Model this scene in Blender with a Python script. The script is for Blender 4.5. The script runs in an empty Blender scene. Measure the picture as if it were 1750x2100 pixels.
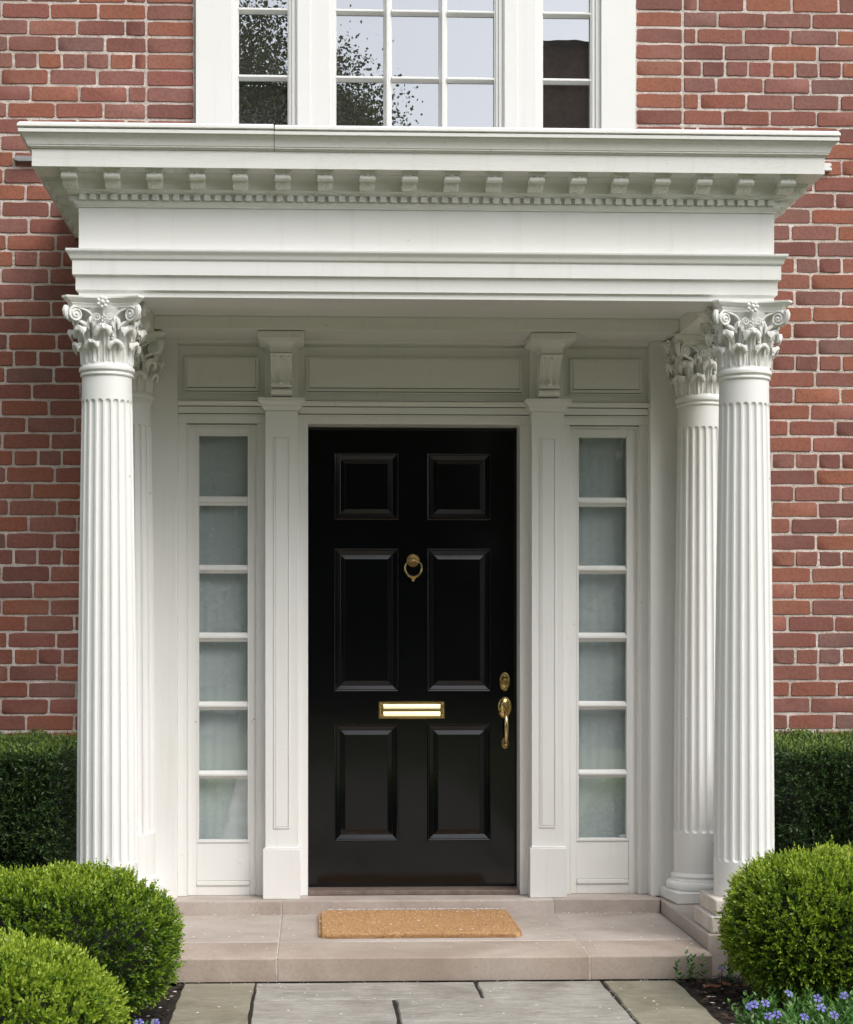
import bpy, math, random
import numpy as np
from mathutils import Vector, Matrix, noise

random.seed(7)
RNG = np.random.default_rng(11)
PI = math.pi
S = bpy.context.scene
COL = S.collection

# ------------------------------------------------------------------ camera
cam_d = bpy.data.cameras.new('camera')
cam = bpy.data.objects.new('camera', cam_d)
COL.objects.link(cam)
cam.location = (-.4287, -7.77, 1.236)
cam.rotation_euler = (PI / 2, 0, -math.atan(.0389))
cam_d.sensor_fit = 'HORIZONTAL'
cam_d.sensor_width = 36
cam_d.lens = 36 * 3700 / 1750
cam_d.shift_x = .0491
cam_d.shift_y = .1543
cam_d.clip_end = 1000
S.camera = cam

# ------------------------------------------------------------------ sky and sun (bright overcast, soft light from the right)
sun_dir = Vector((.62, -.80, 1.15)).normalized()
elev = math.asin(sun_dir.z)
rot = math.atan2(sun_dir.x, sun_dir.y)
world = bpy.data.worlds.new('World')
S.world = world
world.use_nodes = True
wn = world.node_tree.nodes
wl = world.node_tree.links
wn.clear()
w_out = wn.new('ShaderNodeOutputWorld')
w_bg = wn.new('ShaderNodeBackground')
w_sky = wn.new('ShaderNodeTexSky')
w_sky.sky_type = 'NISHITA'
w_sky.sun_disc = False
w_sky.sun_elevation = elev
w_sky.sun_rotation = rot
w_sky.dust_density = 3.0
w_hsv = wn.new('ShaderNodeHueSaturation')
w_hsv.inputs['Saturation'].default_value = .36
w_hsv.inputs['Value'].default_value = 1.0
wl.new(w_sky.outputs[0], w_hsv.inputs['Color'])
wl.new(w_hsv.outputs[0], w_bg.inputs['Color'])
w_bg.inputs['Strength'].default_value = .13
wl.new(w_bg.outputs[0], w_out.inputs[0])

sun_d = bpy.data.lights.new('sun', 'SUN')
sun_d.energy = .75
sun_d.angle = math.radians(38)
sun_d.color = (1, .97, .93)
sun = bpy.data.objects.new('sun', sun_d)
sun.rotation_euler = sun_dir.to_track_quat('Z', 'Y').to_euler()
COL.objects.link(sun)

S.view_settings.view_transform = 'Standard'
S.view_settings.look = 'None'
S.view_settings.gamma = 1
S.view_settings.exposure = .96
S.view_settings.use_curve_mapping = False


# ------------------------------------------------------------------ material helpers
class NT:
    def __init__(s, name):
        s.m = bpy.data.materials.new(name)
        s.m.use_nodes = True
        s.n = s.m.node_tree.nodes
        s.l = s.m.node_tree.links
        s.b = s.n['Principled BSDF']
        s.out = s.n['Material Output']

    def add(s, t, **kw):
        n = s.n.new(t)
        for k, v in kw.items():
            setattr(n, k, v)
        return n

    def coord(s, kind='Object', scale=(1, 1, 1), rnd=None):
        tc = s.add('ShaderNodeTexCoord')
        mp = s.add('ShaderNodeMapping')
        mp.inputs['Scale'].default_value = scale
        s.l.new(tc.outputs[kind], mp.inputs[0])
        if rnd is not None:
            mul = s.add('ShaderNodeMath', operation='MULTIPLY')
            mul.inputs[1].default_value = 37.0
            s.l.new(rnd, mul.inputs[0])
            s.l.new(mul.outputs[0], mp.inputs['Location'])
        return mp.outputs[0]

    def noise(s, vec, scale, detail=4, rough=.55, dist=0):
        n = s.add('ShaderNodeTexNoise')
        n.inputs['Scale'].default_value = scale
        n.inputs['Detail'].default_value = detail
        n.inputs['Roughness'].default_value = rough
        n.inputs['Distortion'].default_value = dist
        s.l.new(vec, n.inputs['Vector'])
        return n.outputs['Fac']

    def ramp(s, fac, stops, interp='LINEAR'):
        r = s.add('ShaderNodeValToRGB')
        r.color_ramp.interpolation = interp
        e = r.color_ramp.elements
        while len(e) < len(stops):
            e.new(.5)
        for i, (p, c) in enumerate(stops):
            e[i].position = p
            e[i].color = (c[0], c[1], c[2], 1) if not isinstance(c, (int, float)) else (c, c, c, 1)
        s.l.new(fac, r.inputs[0])
        return r.outputs[0]

    def mix(s, fac, a, b, mode='MIX'):
        m = s.add('ShaderNodeMix', data_type='RGBA', blend_type=mode)
        for idx, v in ((0, fac), (6, a), (7, b)):
            if isinstance(v, (int, float)):
                m.inputs[idx].default_value = v if idx == 0 else (v, v, v, 1)
            elif isinstance(v, tuple):
                m.inputs[idx].default_value = (v[0], v[1], v[2], 1)
            else:
                s.l.new(v, m.inputs[idx])
        return m.outputs[2]

    def bump(s, h, strength, dist, prev=None):
        b = s.add('ShaderNodeBump')
        b.inputs['Strength'].default_value = strength
        b.inputs['Distance'].default_value = dist
        s.l.new(h, b.inputs['Height'])
        if prev is not None:
            s.l.new(prev, b.inputs['Normal'])
        s.l.new(b.outputs[0], s.b.inputs['Normal'])
        return b.outputs[0]

    def base(s, c):
        if isinstance(c, tuple):
            s.b.inputs['Base Color'].default_value = (*c, 1)
        else:
            s.l.new(c, s.b.inputs['Base Color'])

    def rough(s, r):
        if isinstance(r, (int, float)):
            s.b.inputs['Roughness'].default_value = r
        else:
            s.l.new(r, s.b.inputs['Roughness'])


def m_paint(name='white_paint', c=(.81, .809, .792), rough=.42, worn=0):
    t = NT(name)
    v = t.coord()
    big = t.noise(v, 1.6, 3)
    dirt = t.noise(v, 14, 5, .7)
    streak = t.noise(t.coord(scale=(30, 30, 1.2)), 1.0, 4)
    col = t.mix(t.ramp(big, [(.3, 0), (.75, 1)]), (c[0] * 1.0, c[1] * 1.0, c[2] * 1.0), (c[0] * .955, c[1] * .955, c[2] * .93))
    col = t.mix(t.ramp(streak, [(.57, 0), (.78, .36)]), col, (c[0] * .80, c[1] * .79, c[2] * .72))
    col = t.mix(t.ramp(dirt, [(.68, 0), (.80, .5)]), col, (c[0] * .78, c[1] * .76, c[2] * .68))
    chip = t.noise(v, 34, 3, .6, .4)
    col = t.mix(t.ramp(chip, [(.735 - .02 * worn, 0), (.75 - .02 * worn, .55)]), col, (.36, .33, .27))
    if worn:
        run = t.noise(t.coord(scale=(9, 9, .35)), 1.0, 6, .75)
        col = t.mix(t.ramp(run, [(.60, 0), (.76, .38)]), col, (c[0] * .66, c[1] * .65, c[2] * .56))
        cr = t.noise(t.coord(scale=(1.1, 1.1, 9)), 1.3, 7, .75, 1.2)
        col = t.mix(t.ramp(cr, [(.490, 0), (.50, .38), (.510, 0)]), col, (c[0] * .60, c[1] * .58, c[2] * .50))
    t.base(col)
    t.rough(rough)
    h = t.noise(t.coord(scale=(1, 1, .25)), 160, 3)
    b1 = t.bump(h, .12, .002)
    t.bump(t.noise(v, 9, 3), .12, .01, b1)
    return t.m


def m_brick(name, island=False):
    t = NT(name)
    if island:
        r = t.add('ShaderNodeNewGeometry').outputs['Random Per Island']
    else:
        r = t.add('ShaderNodeObjectInfo').outputs['Random']
    v = t.coord('Object', rnd=r)
    c = t.ramp(r, [(0, (.250, .092, .068)), (.12, (.320, .104, .060)), (.26, (.190, .074, .060)), (.40, (.285, .098, .074)),
                   (.52, (.325, .112, .060)), (.64, (.265, .118, .098)), (.76, (.260, .084, .060)), (.88, (.215, .112, .096)), (1, (.300, .104, .072))])
    n1 = t.noise(v, 11, 4, .6, .6)
    c = t.mix(t.ramp(n1, [(.35, 0), (.7, .55)]), c, t.mix(.5, c, (.21, .120, .088)))
    n2 = t.noise(v, 70, 4, .65)
    c = t.mix(t.ramp(n2, [(.38, .5), (.55, 0)]), c, t.mix(.55, c, (.10, .03, .025)))
    gp = t.add('ShaderNodeNewGeometry').outputs['Position']
    wv = t.noise(gp, 1.3, 5, .65)
    c = t.mix(t.ramp(wv, [(.34, .55), (.52, 0)]), c, t.mix(1, c, (.66, .62, .62), 'MULTIPLY'))
    c = t.mix(t.ramp(t.noise(gp, 2.3, 4, .6), [(.55, 0), (.72, .35)]), c, t.mix(.5, c, (.38, .24, .19)))
    spk = t.noise(v, 190, 2, .5)
    c = t.mix(t.ramp(spk, [(.70, 0), (.78, .45)]), c, (.46, .34, .29))
    t.base(c)
    t.rough(.86)
    b1 = t.bump(n2, .55, .004)
    t.bump(t.noise(v, 320, 2), .3, .0012, b1)
    return t.m


def m_mortar():
    t = NT('mortar')
    v = t.coord()
    n = t.noise(v, 6, 5, .6)
    c = t.ramp(n, [(.3, (.56, .485, .435)), (.55, (.70, .62, .565)), (.75, (.79, .72, .665))])
    c = t.mix(t.ramp(t.noise(v, 1.5, 5, .65), [(.36, .5), (.52, 0)]), c, t.mix(1, c, (.70, .66, .62), 'MULTIPLY'))
    f = t.noise(v, 130, 3, .7)
    c = t.mix(t.ramp(f, [(.35, .45), (.5, 0)]), c, (.24, .17, .13))
    c = t.mix(t.ramp(t.noise(v, 46, 3, .7), [(.66, 0), (.74, .8)]), c, (.78, .74, .68))
    t.base(c)
    t.rough(.95)
    b = t.bump(f, .9, .006)
    t.bump(t.noise(v, 40, 3), .8, .01, b)
    return t.m


def m_stone(name, stops, scale=5, vein=None, bump=.25, rough=.75, rnd=True, vscale=(1, 1, 1)):
    t = NT(name)
    r = t.add('ShaderNodeObjectInfo').outputs['Random'] if rnd else None
    v = t.coord(rnd=r)
    n = t.noise(v, scale, 6, .62, .5)
    c = t.ramp(n, stops)
    if rnd:
        c = t.mix(t.ramp(r, [(0, .0), (1, .35)]), c, t.mix(1, c, (.86, .90, .88), 'MULTIPLY'))
    pt = t.noise(v, 1.9, 6, .75, 1.4)
    c = t.mix(t.ramp(pt, [(.38, .8 if vein else .4), (.54, 0)]), c, t.mix(1, c, (.74, .72, .68), 'MULTIPLY'))
    c = t.mix(t.ramp(t.noise(v, 3.1, 5, .7, .8), [(.54, 0), (.68, .5)]), c, t.mix(1, c, (1.22, 1.22, 1.24), 'MULTIPLY'))
    f = t.noise(v, 90, 4, .7)
    c = t.mix(t.ramp(f, [(.3, .35), (.5, 0)]), c, t.mix(1, c, (.55, .52, .50), 'MULTIPLY'))
    h = f
    if vein:
        vv = t.coord(scale=(2.0, 14, 14), rnd=r)
        w = t.noise(vv, .9, 7, .7, 2.6)
        c = t.mix(t.ramp(w, [(.42, 0), (.49, vein), (.54, 0)]), c, t.mix(1, c, (.48, .48, .44), 'MULTIPLY'))
        b0 = t.bump(w, .6, .012)
        t.bump(f, bump, .004, b0)
    else:
        t.bump(h, bump, .004)
    t.base(c)
    t.rough(rough)
    return t.m


def m_leaf(name, stops, rough=.4, trans=.25, attr=None):
    t = NT(name)
    if attr:
        a = t.add('ShaderNodeAttribute', attribute_name=attr)
        fac = a.outputs['Fac']
    else:
        fac = t.add('ShaderNodeNewGeometry').outputs['Random Per Island']
    c = t.ramp(fac, stops)
    t.base(c)
    t.rough(rough)
    t.b.inputs['Specular IOR Level'].default_value = .4
    tr = t.add('ShaderNodeBsdfTranslucent')
    t.l.new(c, tr.inputs['Color'])
    ms = t.add('ShaderNodeMixShader')
    ms.inputs[0].default_value = trans
    t.l.new(t.b.outputs[0], ms.inputs[1])
    t.l.new(tr.outputs[0], ms.inputs[2])
    t.l.new(ms.outputs[0], t.out.inputs[0])
    return t.m


def m_simple(name, c, rough=.5, metal=0, nscale=None, namp=.2, bump=0):
    t = NT(name)
    if nscale:
        n = t.noise(t.coord(), nscale, 5, .6)
        t.base(t.mix(t.ramp(n, [(.35, 0), (.65, 1)]), c, tuple(x * (1 - namp) for x in c)))
        if bump:
            t.bump(n, bump, .004)
    else:
        t.base(c)
    t.rough(rough)
    t.b.inputs['Metallic'].default_value = metal
    return t.m


PAINT = m_paint()
PAINTC = m_paint('carved_white_paint', (.81, .808, .785), .5)
SILLPAINT = m_paint('weathered_cap_paint', (.79, .785, .76), .5, 1)
BRICK = m_brick('brick_red')
BRICKI = m_brick('brick_red_joined', True)
MORTAR = m_mortar()
STEP = m_stone('pink_brown_sandstone', [(.3, (0.386, 0.322, 0.281)), (.5, (0.470, 0.402, 0.358)), (.7, (0.521, 0.466, 0.429))], 2.6, None, .2, .8)
STEP2 = m_stone('warm_brown_sandstone', [(.3, (0.336, 0.266, 0.218)), (.5, (0.420, 0.344, 0.288)), (.7, (0.470, 0.400, 0.347))], 2.2, None, .2, .8)
BLOCK = m_stone('pale_limestone', [(.3, (.60, .54, .47)), (.6, (.70, .65, .59))], 5, None, .2, .8)
FLAGG = m_stone('grey_bluestone', [(.3, (0.302, 0.279, 0.246)), (.5, (0.394, 0.369, 0.333)), (.7, (0.475, 0.448, 0.408))], 3.5, .5, .35, .8)
FLAGO = m_stone('olive_bluestone', [(.3, (0.243, 0.221, 0.157)), (.5, (0.306, 0.280, 0.209)), (.7, (0.380, 0.350, 0.280))], 3.2, .3, .3, .8)
BLACK = NT('black_gloss_paint')
BLACK.base((.0030, .0030, .0042))
_bn = BLACK.noise(BLACK.coord(), 3, 3)
BLACK.rough(BLACK.ramp(_bn, [(.3, .07), (.7, .12)]))
BLACK.bump(BLACK.noise(BLACK.coord(), 11, 2), .05, .004)
BLACK = BLACK.m
BRASS = m_simple('polished_brass', (.92, .70, .34), .14, 1, 40, .18, .1)
BRASSD = m_simple('aged_brass', (.55, .38, .17), .30, 1, 60, .35, .2)
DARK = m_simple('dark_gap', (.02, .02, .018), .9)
GROOVESHADE = m_simple('grime_in_groove', (.10, .088, .062), .95, 0, 20, .5)  # dark brown that paints shade into the moulding slots
GREYMETAL = m_simple('dull_flashing_metal', (.34, .34, .34), .5, .3, 30, .3)
CURT = NT('sheer_curtain_cloth')
_v = CURT.coord(scale=(1, 1, 1))
_w = CURT.noise(CURT.coord(scale=(1, 1, .5)), 170, 3, .8)
CURT.base(CURT.mix(_w, (.54, .60, .61), (.72, .78, .79)))
CURT.rough(.9)
CURT.bump(_w, .4, .004)
CURT = CURT.m


def m_glass(name, refl, tint, see=True, rough=.0, wav=.02):
    t = NT(name)
    t.n.remove(t.b)
    g = t.add('ShaderNodeBsdfGlossy')
    g.inputs['Roughness'].default_value = rough
    g.inputs['Color'].default_value = (.93, .95, .97, 1)
    if see:
        d = t.add('ShaderNodeBsdfTransparent')
    else:
        d = t.add('ShaderNodeBsdfDiffuse')
    d.inputs['Color'].default_value = (*tint, 1)
    ms = t.add('ShaderNodeMixShader')
    ms.inputs[0].default_value = refl
    t.l.new(d.outputs[0], ms.inputs[1])
    t.l.new(g.outputs[0], ms.inputs[2])
    t.l.new(ms.outputs[0], t.out.inputs[0])
    b = t.add('ShaderNodeBump')
    b.inputs['Strength'].default_value = wav
    b.inputs['Distance'].default_value = .02
    t.l.new(t.noise(t.coord(), 4, 2), b.inputs['Height'])
    t.l.new(b.outputs[0], g.inputs['Normal'])
    return t.m


GLASSU = m_glass('reflective_window_glass', .42, (.040, .036, .034), False, 0, .008)
GLASSS = m_glass('clear_sidelight_glass', .17, (.99, 1, 1), True, .012, .06)


# ------------------------------------------------------------------ object helpers
def setp(o, label=None, cat=None, group=None, kind=None):
    if label: o['label'] = label
    if cat: o['category'] = cat
    if group: o['group'] = group
    if kind: o['kind'] = kind
    return o


def empty(name, loc=(0, 0, 0), parent=None, **kw):
    o = bpy.data.objects.new(name, None)
    o.location = loc
    COL.objects.link(o)
    if parent: o.parent = parent
    return setp(o, **kw)


def link(name, me, parent=None, loc=(0, 0, 0), **kw):
    o = bpy.data.objects.new(name, me)
    o.location = loc
    COL.objects.link(o)
    if parent is not None: o.parent = parent
    return setp(o, **kw)


class MB:
    def __init__(s):
        s.v = []
        s.f = []

    def add(s, vs, fs):
        k = len(s.v)
        s.v += [tuple(p) for p in vs]
        s.f += [tuple(i + k for i in f) for f in fs]
        return s

    def box(s, x0, x1, y0, y1, z0, z1):
        vs = [(x, y, z) for z in (z0, z1) for y in (y0, y1) for x in (x0, x1)]
        return s.add(vs, [(0, 2, 3, 1), (4, 5, 7, 6), (0, 1, 5, 4), (1, 3, 7, 5), (3, 2, 6, 7), (2, 0, 4, 6)])

    def rings(s, R, closed=True, cap0=True, cap1=True):
        n = len(R[0])
        vs = [p for r in R for p in r]
        fs = []
        for i in range(len(R) - 1):
            for j in range(n if closed else n - 1):
                a = i * n + j
                b = i * n + (j + 1) % n
                fs.append((a, b, b + n, a + n))
        if cap0: fs.append(tuple(range(n - 1, -1, -1)))
        if cap1: fs.append(tuple((len(R) - 1) * n + j for j in range(n)))
        return s.add(vs, fs)

    def lathe(s, prof, n=48, c=(0, 0, 0), cap=True):
        R = [[(c[0] + r * math.cos(2 * PI * j / n), c[1] + r * math.sin(2 * PI * j / n), c[2] + z) for j in range(n)] for r, z in prof]
        return s.rings(R, True, cap, cap)

    def tube(s, pts, rad, n=8):
        pts = [Vector(p) for p in pts]
        R = []
        up = None
        for i, p in enumerate(pts):
            d = (pts[min(i + 1, len(pts) - 1)] - pts[max(i - 1, 0)]).normalized()
            if up is None:
                a = Vector((0, 0, 1)) if abs(d.z) < .9 else Vector((1, 0, 0))
                up = (a - d * a.dot(d)).normalized()
            else:
                up = (up - d * up.dot(d)).normalized()
            q = d.cross(up)
            r = rad[i] if hasattr(rad, '__len__') else rad
            R.append([p + (up * math.cos(2 * PI * j / n) + q * math.sin(2 * PI * j / n)) * r for j in range(n)])
        return s.rings(R)

    def extr(s, poly, axis, a0, a1):
        # poly of 2D points; axis 'x': (y,z) extruded along x ; 'y': (x,z) ; 'z': (x,y)
        def P(p, t):
            return {'x': (t, p[0], p[1]), 'y': (p[0], t, p[1]), 'z': (p[0], p[1], t)}[axis]
        return s.rings([[P(p, a0) for p in poly], [P(p, a1) for p in poly]])

    def ball(s, c, r, sx=1, sy=1, sz=1, n=10, m=7):
        prof = [(max(1e-5, math.sin(PI * i / m)), -math.cos(PI * i / m)) for i in range(m + 1)]
        R = [[(c[0] + r * sx * a * math.cos(2 * PI * j / n), c[1] + r * sy * a * math.sin(2 * PI * j / n), c[2] + r * sz * b) for j in range(n)] for a, b in prof]
        return s.rings(R, True, True, True)

    def mesh(s, name, mat, smooth=35, fix=True):
        me = bpy.data.meshes.new(name)
        me.from_pydata(s.v, [], s.f)
        me.materials.append(mat)
        if fix:
            import bmesh
            bm = bmesh.new()
            bm.from_mesh(me)
            bmesh.ops.recalc_face_normals(bm, faces=bm.faces)
            bm.to_mesh(me)
            bm.free()
        if smooth:
            me.polygons.foreach_set('use_smooth', [True] * len(me.polygons))
            me.set_sharp_from_angle(angle=math.radians(smooth))
        me.update()
        return me

    def build(s, name, mat, parent=None, bevel=0, smooth=35, loc=(0, 0, 0), seg=2, **kw):
        o = link(name, s.mesh(name, mat, smooth), parent, loc, **kw)
        if bevel:
            b = o.modifiers.new('bevel', 'BEVEL')
            b.width = bevel
            b.segments = seg
            b.limit_method = 'ANGLE'
            b.angle_limit = math.radians(40)
            b.harden_normals = False
        return o


def fast_mesh(name, V, nper, mat, attr=None, faces_local=None):
    """V: (N, nper, 3) array; each item gets local faces"""
    N = V.shape[0]
    me = bpy.data.meshes.new(name)
    me.vertices.add(N * nper)
    me.vertices.foreach_set('co', V.astype(np.float32).ravel())
    fl = faces_local or [tuple(range(nper))]
    sizes = [len(f) for f in fl]
    loc = np.concatenate([np.array(f) for f in fl])
    idx = (np.arange(N)[:, None] * nper + loc[None, :]).ravel()
    me.loops.add(len(idx))
    me.loops.foreach_set('vertex_index', idx.astype(np.int32))
    tot = np.tile(np.array(sizes), N)
    st = np.concatenate([[0], np.cumsum(tot)[:-1]])
    me.polygons.add(len(tot))
    me.polygons.foreach_set('loop_start', st.astype(np.int32))
    me.polygons.foreach_set('loop_total', tot.astype(np.int32))
    me.update(calc_edges=True)
    if attr is not None:
        a = me.attributes.new('tint', 'FLOAT', 'POINT')
        a.data.foreach_set('value', np.repeat(attr, nper).astype(np.float32))
    me.materials.append(mat)
    me.validate()
    return me


# ------------------------------------------------------------------ ground, garden beds, path
LAWN = NT('lawn_green')
_v = LAWN.coord()
LAWN.base(LAWN.ramp(LAWN.noise(_v, 60, 5, .7), [(.3, (.06, .075, .022)), (.6, (.115, .140, .042)), (.8, (.17, .19, .07))]))
LAWN.rough(.9)
LAWN = LAWN.m
SOIL = NT('dark_mulch_soil')
_v = SOIL.coord()
_n = SOIL.noise(_v, 90, 6, .75)
SOIL.base(SOIL.ramp(_n, [(.3, (.012, .008, .006)), (.6, (.040, .027, .020)), (.8, (.09, .06, .045))]))
SOIL.rough(.95)
SOIL.bump(_n, 1, .02)
SOIL = SOIL.m

g = MB().add([(-300, -300, -.03), (300, -300, -.03), (300, 60, -.03), (-300, 60, -.03)], [(0, 1, 2, 3)]).build('ground', LAWN, smooth=0, kind='structure')


def bed(x0, x1, name):
    nx, ny = 60, 80
    V = []
    F = []
    for j in range(ny + 1):
        for i in range(nx + 1):
            x = x0 + (x1 - x0) * i / nx
            y = -4.6 + 4.6 * j / ny
            z = -.012 + .014 * noise.noise(Vector((x * 14, y * 14, 0))) + .008 * noise.noise(Vector((x * 45, y * 45, 3)))
            V.append((x, y, z))
    for j in range(ny):
        for i in range(nx):
            a = j * (nx + 1) + i
            F.append((a, a + 1, a + nx + 2, a + nx + 1))
    return MB().add(V, F).build(name, SOIL, kind='structure')


bed(-3.2, -.86, 'garden_bed')
bed(.86, 3.2, 'garden_bed')

path = MB().box(-.93, .93, -9.5, -1.1, -.06, -.004).build('path', SOIL, smooth=0, kind='structure')


def flag(poly, mat, th=.045, top=0.0, seed=0):
    # subdivide edges, wobble, chamfer ring
    rnd = random.Random(seed)
    pts = []
    n = len(poly)
    for i in range(n):
        a = Vector(poly[i]); b = Vector(poly[(i + 1) % n])
        k = max(2, int((b - a).length / .07))
        for j in range(k):
            p = a.lerp(b, j / k)
            w = .0035
            pts.append(Vector((p.x + rnd.uniform(-w, w), p.y + rnd.uniform(-w, w))))
    m = MB()
    N = len(pts)
    inner = []
    for i in range(N):
        t = (pts[(i + 1) % N] - pts[i - 1]).normalized()
        nrm = Vector((-t.y, t.x))
        inner.append(pts[i] + nrm * .0045)
    R = [[(p.x, p.y, top - th) for p in pts], [(p.x, p.y, top - .006) for p in pts], [(p.x, p.y, top) for p in inner]]
    m.rings(R, True, True, True)
    o = m.build('flagstone', mat, path, smooth=30)
    return o


def rect(x0, x1, y0, y1):
    return [(x0, y0), (x1, y0), (x1, y1), (x0, y1)]


flag(rect(-.903, -.648, -2.45, -1.20), FLAGO, seed=1, top=.002)
flag(rect(-.640, .154, -1.505, -1.202), FLAGG, seed=2, top=.001)
flag(rect(-.640, -.158, -2.35, -1.512), FLAGG, seed=3)
flag([(-.146, -2.35), (.617, -2.35), (.617, -1.203), (.163, -1.203), (.163, -1.511), (-.146, -1.511)], FLAGG, seed=4, top=.002)
flag(rect(.629, .895, -2.6, -1.202), FLAGO, seed=5, top=.001)
yy = -2.36
sd = 10
while yy > -9:
    h = random.uniform(.5, .8)
    xs = [-.9, random.uniform(-.5, -.2), random.uniform(.1, .45), .9]
    if yy > -2.5:
        flag(rect(-.9, -.64, yy - h, -2.46), FLAGG, seed=sd)
        flag(rect(.635, .895, yy - h, -2.61), FLAGG, seed=sd + 1)
        xs = [-.63, .05, .62]
    for a, b in zip(xs[:-1], xs[1:]):
        sd += 2
        flag(rect(a + .006, b - .006, yy - h + .006, yy - .006), FLAGG if sd % 4 else FLAGO, seed=sd)
    yy -= h

# ------------------------------------------------------------------ stone landing and step
steps = empty('entrance_steps', (0, -.6, 0), label='pinkish brown stone landing and low step below the black front door', cat='steps')


def wslab(name, x0, x1, y0, y1, z0, z1, mat=STEP, parent=None, bev=.004, **kw):
    m = MB()
    nx = max(1, int((x1 - x0) / .12))
    m.box(x0, x1, y0, y1, z0, z1)
    o = m.build(name, mat, parent, bevel=bev, seg=2, **kw)
    return o


def under(o, p):
    o.parent = p
    o.location = Vector(o.location) - p.location
    return o


JX = [(-1.036, -.568), (-.564, .581), (.585, 1.036)]
for i, (a, b) in enumerate(JX):
    under(wslab('sill_stone', a + (0 if i else 0), b, -.172, .2, 0.01, .153), steps)
    under(wslab('landing_slab', a, b, -.862, -.176, 0.0, .0965 - .0006 * i), steps)
for i, (a, b) in enumerate(JX):
    m = MB().extr([(-1.178, .0), (-1.178, .0855), (-1.172, .0885), (-1.0, .0925), (-.866, .0935), (-.866, 0)], 'x', a - (.0 if i else 0), b)
    under(m.build('tread_stone', STEP2, bevel=.003), steps)
# pale joints between the slabs
jm = MB()
for x in (-.566, .583):
    jm.extr([(-1.1772, .0), (-1.1772, .0855), (-1.172, .0880), (-1.0, .0920), (-.866, .0930), (-.866, 0)], 'x', x - .0022, x + .0022)
    jm.box(x - .0022, x + .0022, -.866, -.176, .02, .0950)
    jm.box(x - .0022, x + .0022, -.1712, -.01, .09, .1520)
jm.box(-1.03, 1.03, -.1758, -.1722, .05, .095)
under(jm.build('joint_mortar', MORTAR, smooth=0), steps)
for s in (-1, 1):
    a, b = sorted((s * 1.040, s * 1.43))
    under(wslab('side_plinth', a, b, -1.085, -.003, -.04, .150, bev=.006), steps)
    a, b = sorted((s * .45, -s * .45))
under(wslab('threshold', -.456, .456, -.02, .14, .1535, .174, m_simple('worn_threshold_wood', (.20, .15, .125), .6, 0, 30, .35, .2)), steps)

# ------------------------------------------------------------------ the house
house = empty('brick_house', (0, 0, 0), label='red brick house front with white columned portico around a black door', cat='house')
wall = MB()
WY = .0036
# mortar backing with openings for the door surround and the window
wall.box(-4, -1.36, WY, .35, -.1, 2.56)
wall.box(1.36, 4, WY, .35, -.1, 2.56)
wall.box(-4, 4, WY, .35, 2.56, 3.36)
wall.box(-4, -.947 + .005, WY, .35, 3.36, 4.62)
wall.box(.947 + .012, 4, WY, .35, 3.36, 4.62)
wall.box(-4, 4, WY, .35, 4.62, 6.2)
wallo = wall.build('wall', MORTAR, house, smooth=0)

# --- bricks: a few irregular shapes share their mesh
CP = .0709
BH = CP - .0106


def brick_mesh(L, seed, mat=BRICK):
    rnd = random.Random(seed)
    H = BH
    pts = []
    for (x, z) in [(-.5, -.42), (-.46, -.5), (-.1, -.5), (.2, -.5), (.46, -.5), (.5, -.42), (.5, .42), (.46, .5), (.12, .5), (-.2, .5), (-.46, .5), (-.5, .42)]:
        px = x * L + (rnd.uniform(-.0018, .0018))
        pz = z * H + (rnd.uniform(-.0017, .0017))
        pts.append((px, pz))
    sk = rnd.uniform(-.0012, .0012)
    R = [[(x, .05, z) for x, z in pts], [(x, .0022 + sk * 0, z) for x, z in pts],
         [(x * (1 - .0042 / L), -.0005 + rnd.uniform(-.0005, .0005) + sk * (x / L), z * (1 - .0042 / H)) for x, z in pts]]
    return MB().rings(R, True, False, True)


ST = [brick_mesh(.1955, i) for i in range(8)]
HD = [brick_mesh(.092, 100 + i) for i in range(6)]
STm = [b.mesh('brick', BRICK, 40) for b in ST]
HDm = [b.mesh('brick', BRICK, 40) for b in HD]
CAM = Vector((-.4287, -7.77, 1.236))


def proj(x, z, y=0):
    th = math.atan(.0389)
    dx, dy = x - CAM.x, y - CAM.y
    dep = dx * math.sin(th) + dy * math.cos(th)
    return 645 + 3700 * .0389 + 3700 * (dx * math.cos(th) - dy * math.sin(th)) / dep, 1320 - 3700 * (z - CAM.z) / dep


bricks = []
rb = random.Random(3)
for k in range(-17, 70):
    zc = 1.180 + CP * k
    if zc < .02 or zc > 6.1: continue
    header = (k % 6 == 0)
    ivs = []
    if zc < 2.55:
        ivs = [(-3.9, -1.37), (1.37, 3.9)]
    elif zc < 3.335:
        ivs = [(-3.9, 3.9)]
    elif zc < 4.62:
        ivs = [(-3.9, -1.154), (-1.147, -.948), (.965, 1.166), (1.174, 3.9)]
    else:
        ivs = [(-3.9, 3.9)]
    J = .0098
    if header:
        L = .0925; off = .03
    else:
        L = .196
        off = (k % 2) * (L + J) / 2 + rb.uniform(-.02, .02)
    p = L + J
    for (a, b) in ivs:
        if abs((b - a) - .2) < .01:
            bricks.append(((a + b) / 2, zc, b - a - .004, False))
            continue
        i0 = math.floor((a - off) / p) - 1
        x = i0 * p + off
        while x < b:
            xa, xb = max(a, x), min(b, x + L)
            if xb - xa > .028:
                bricks.append(((xa + xb) / 2 + rb.uniform(-.0012, .0012), zc + rb.uniform(-.0012, .0012), xb - xa, header))
            x += p
vis = []
rest = []
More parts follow.
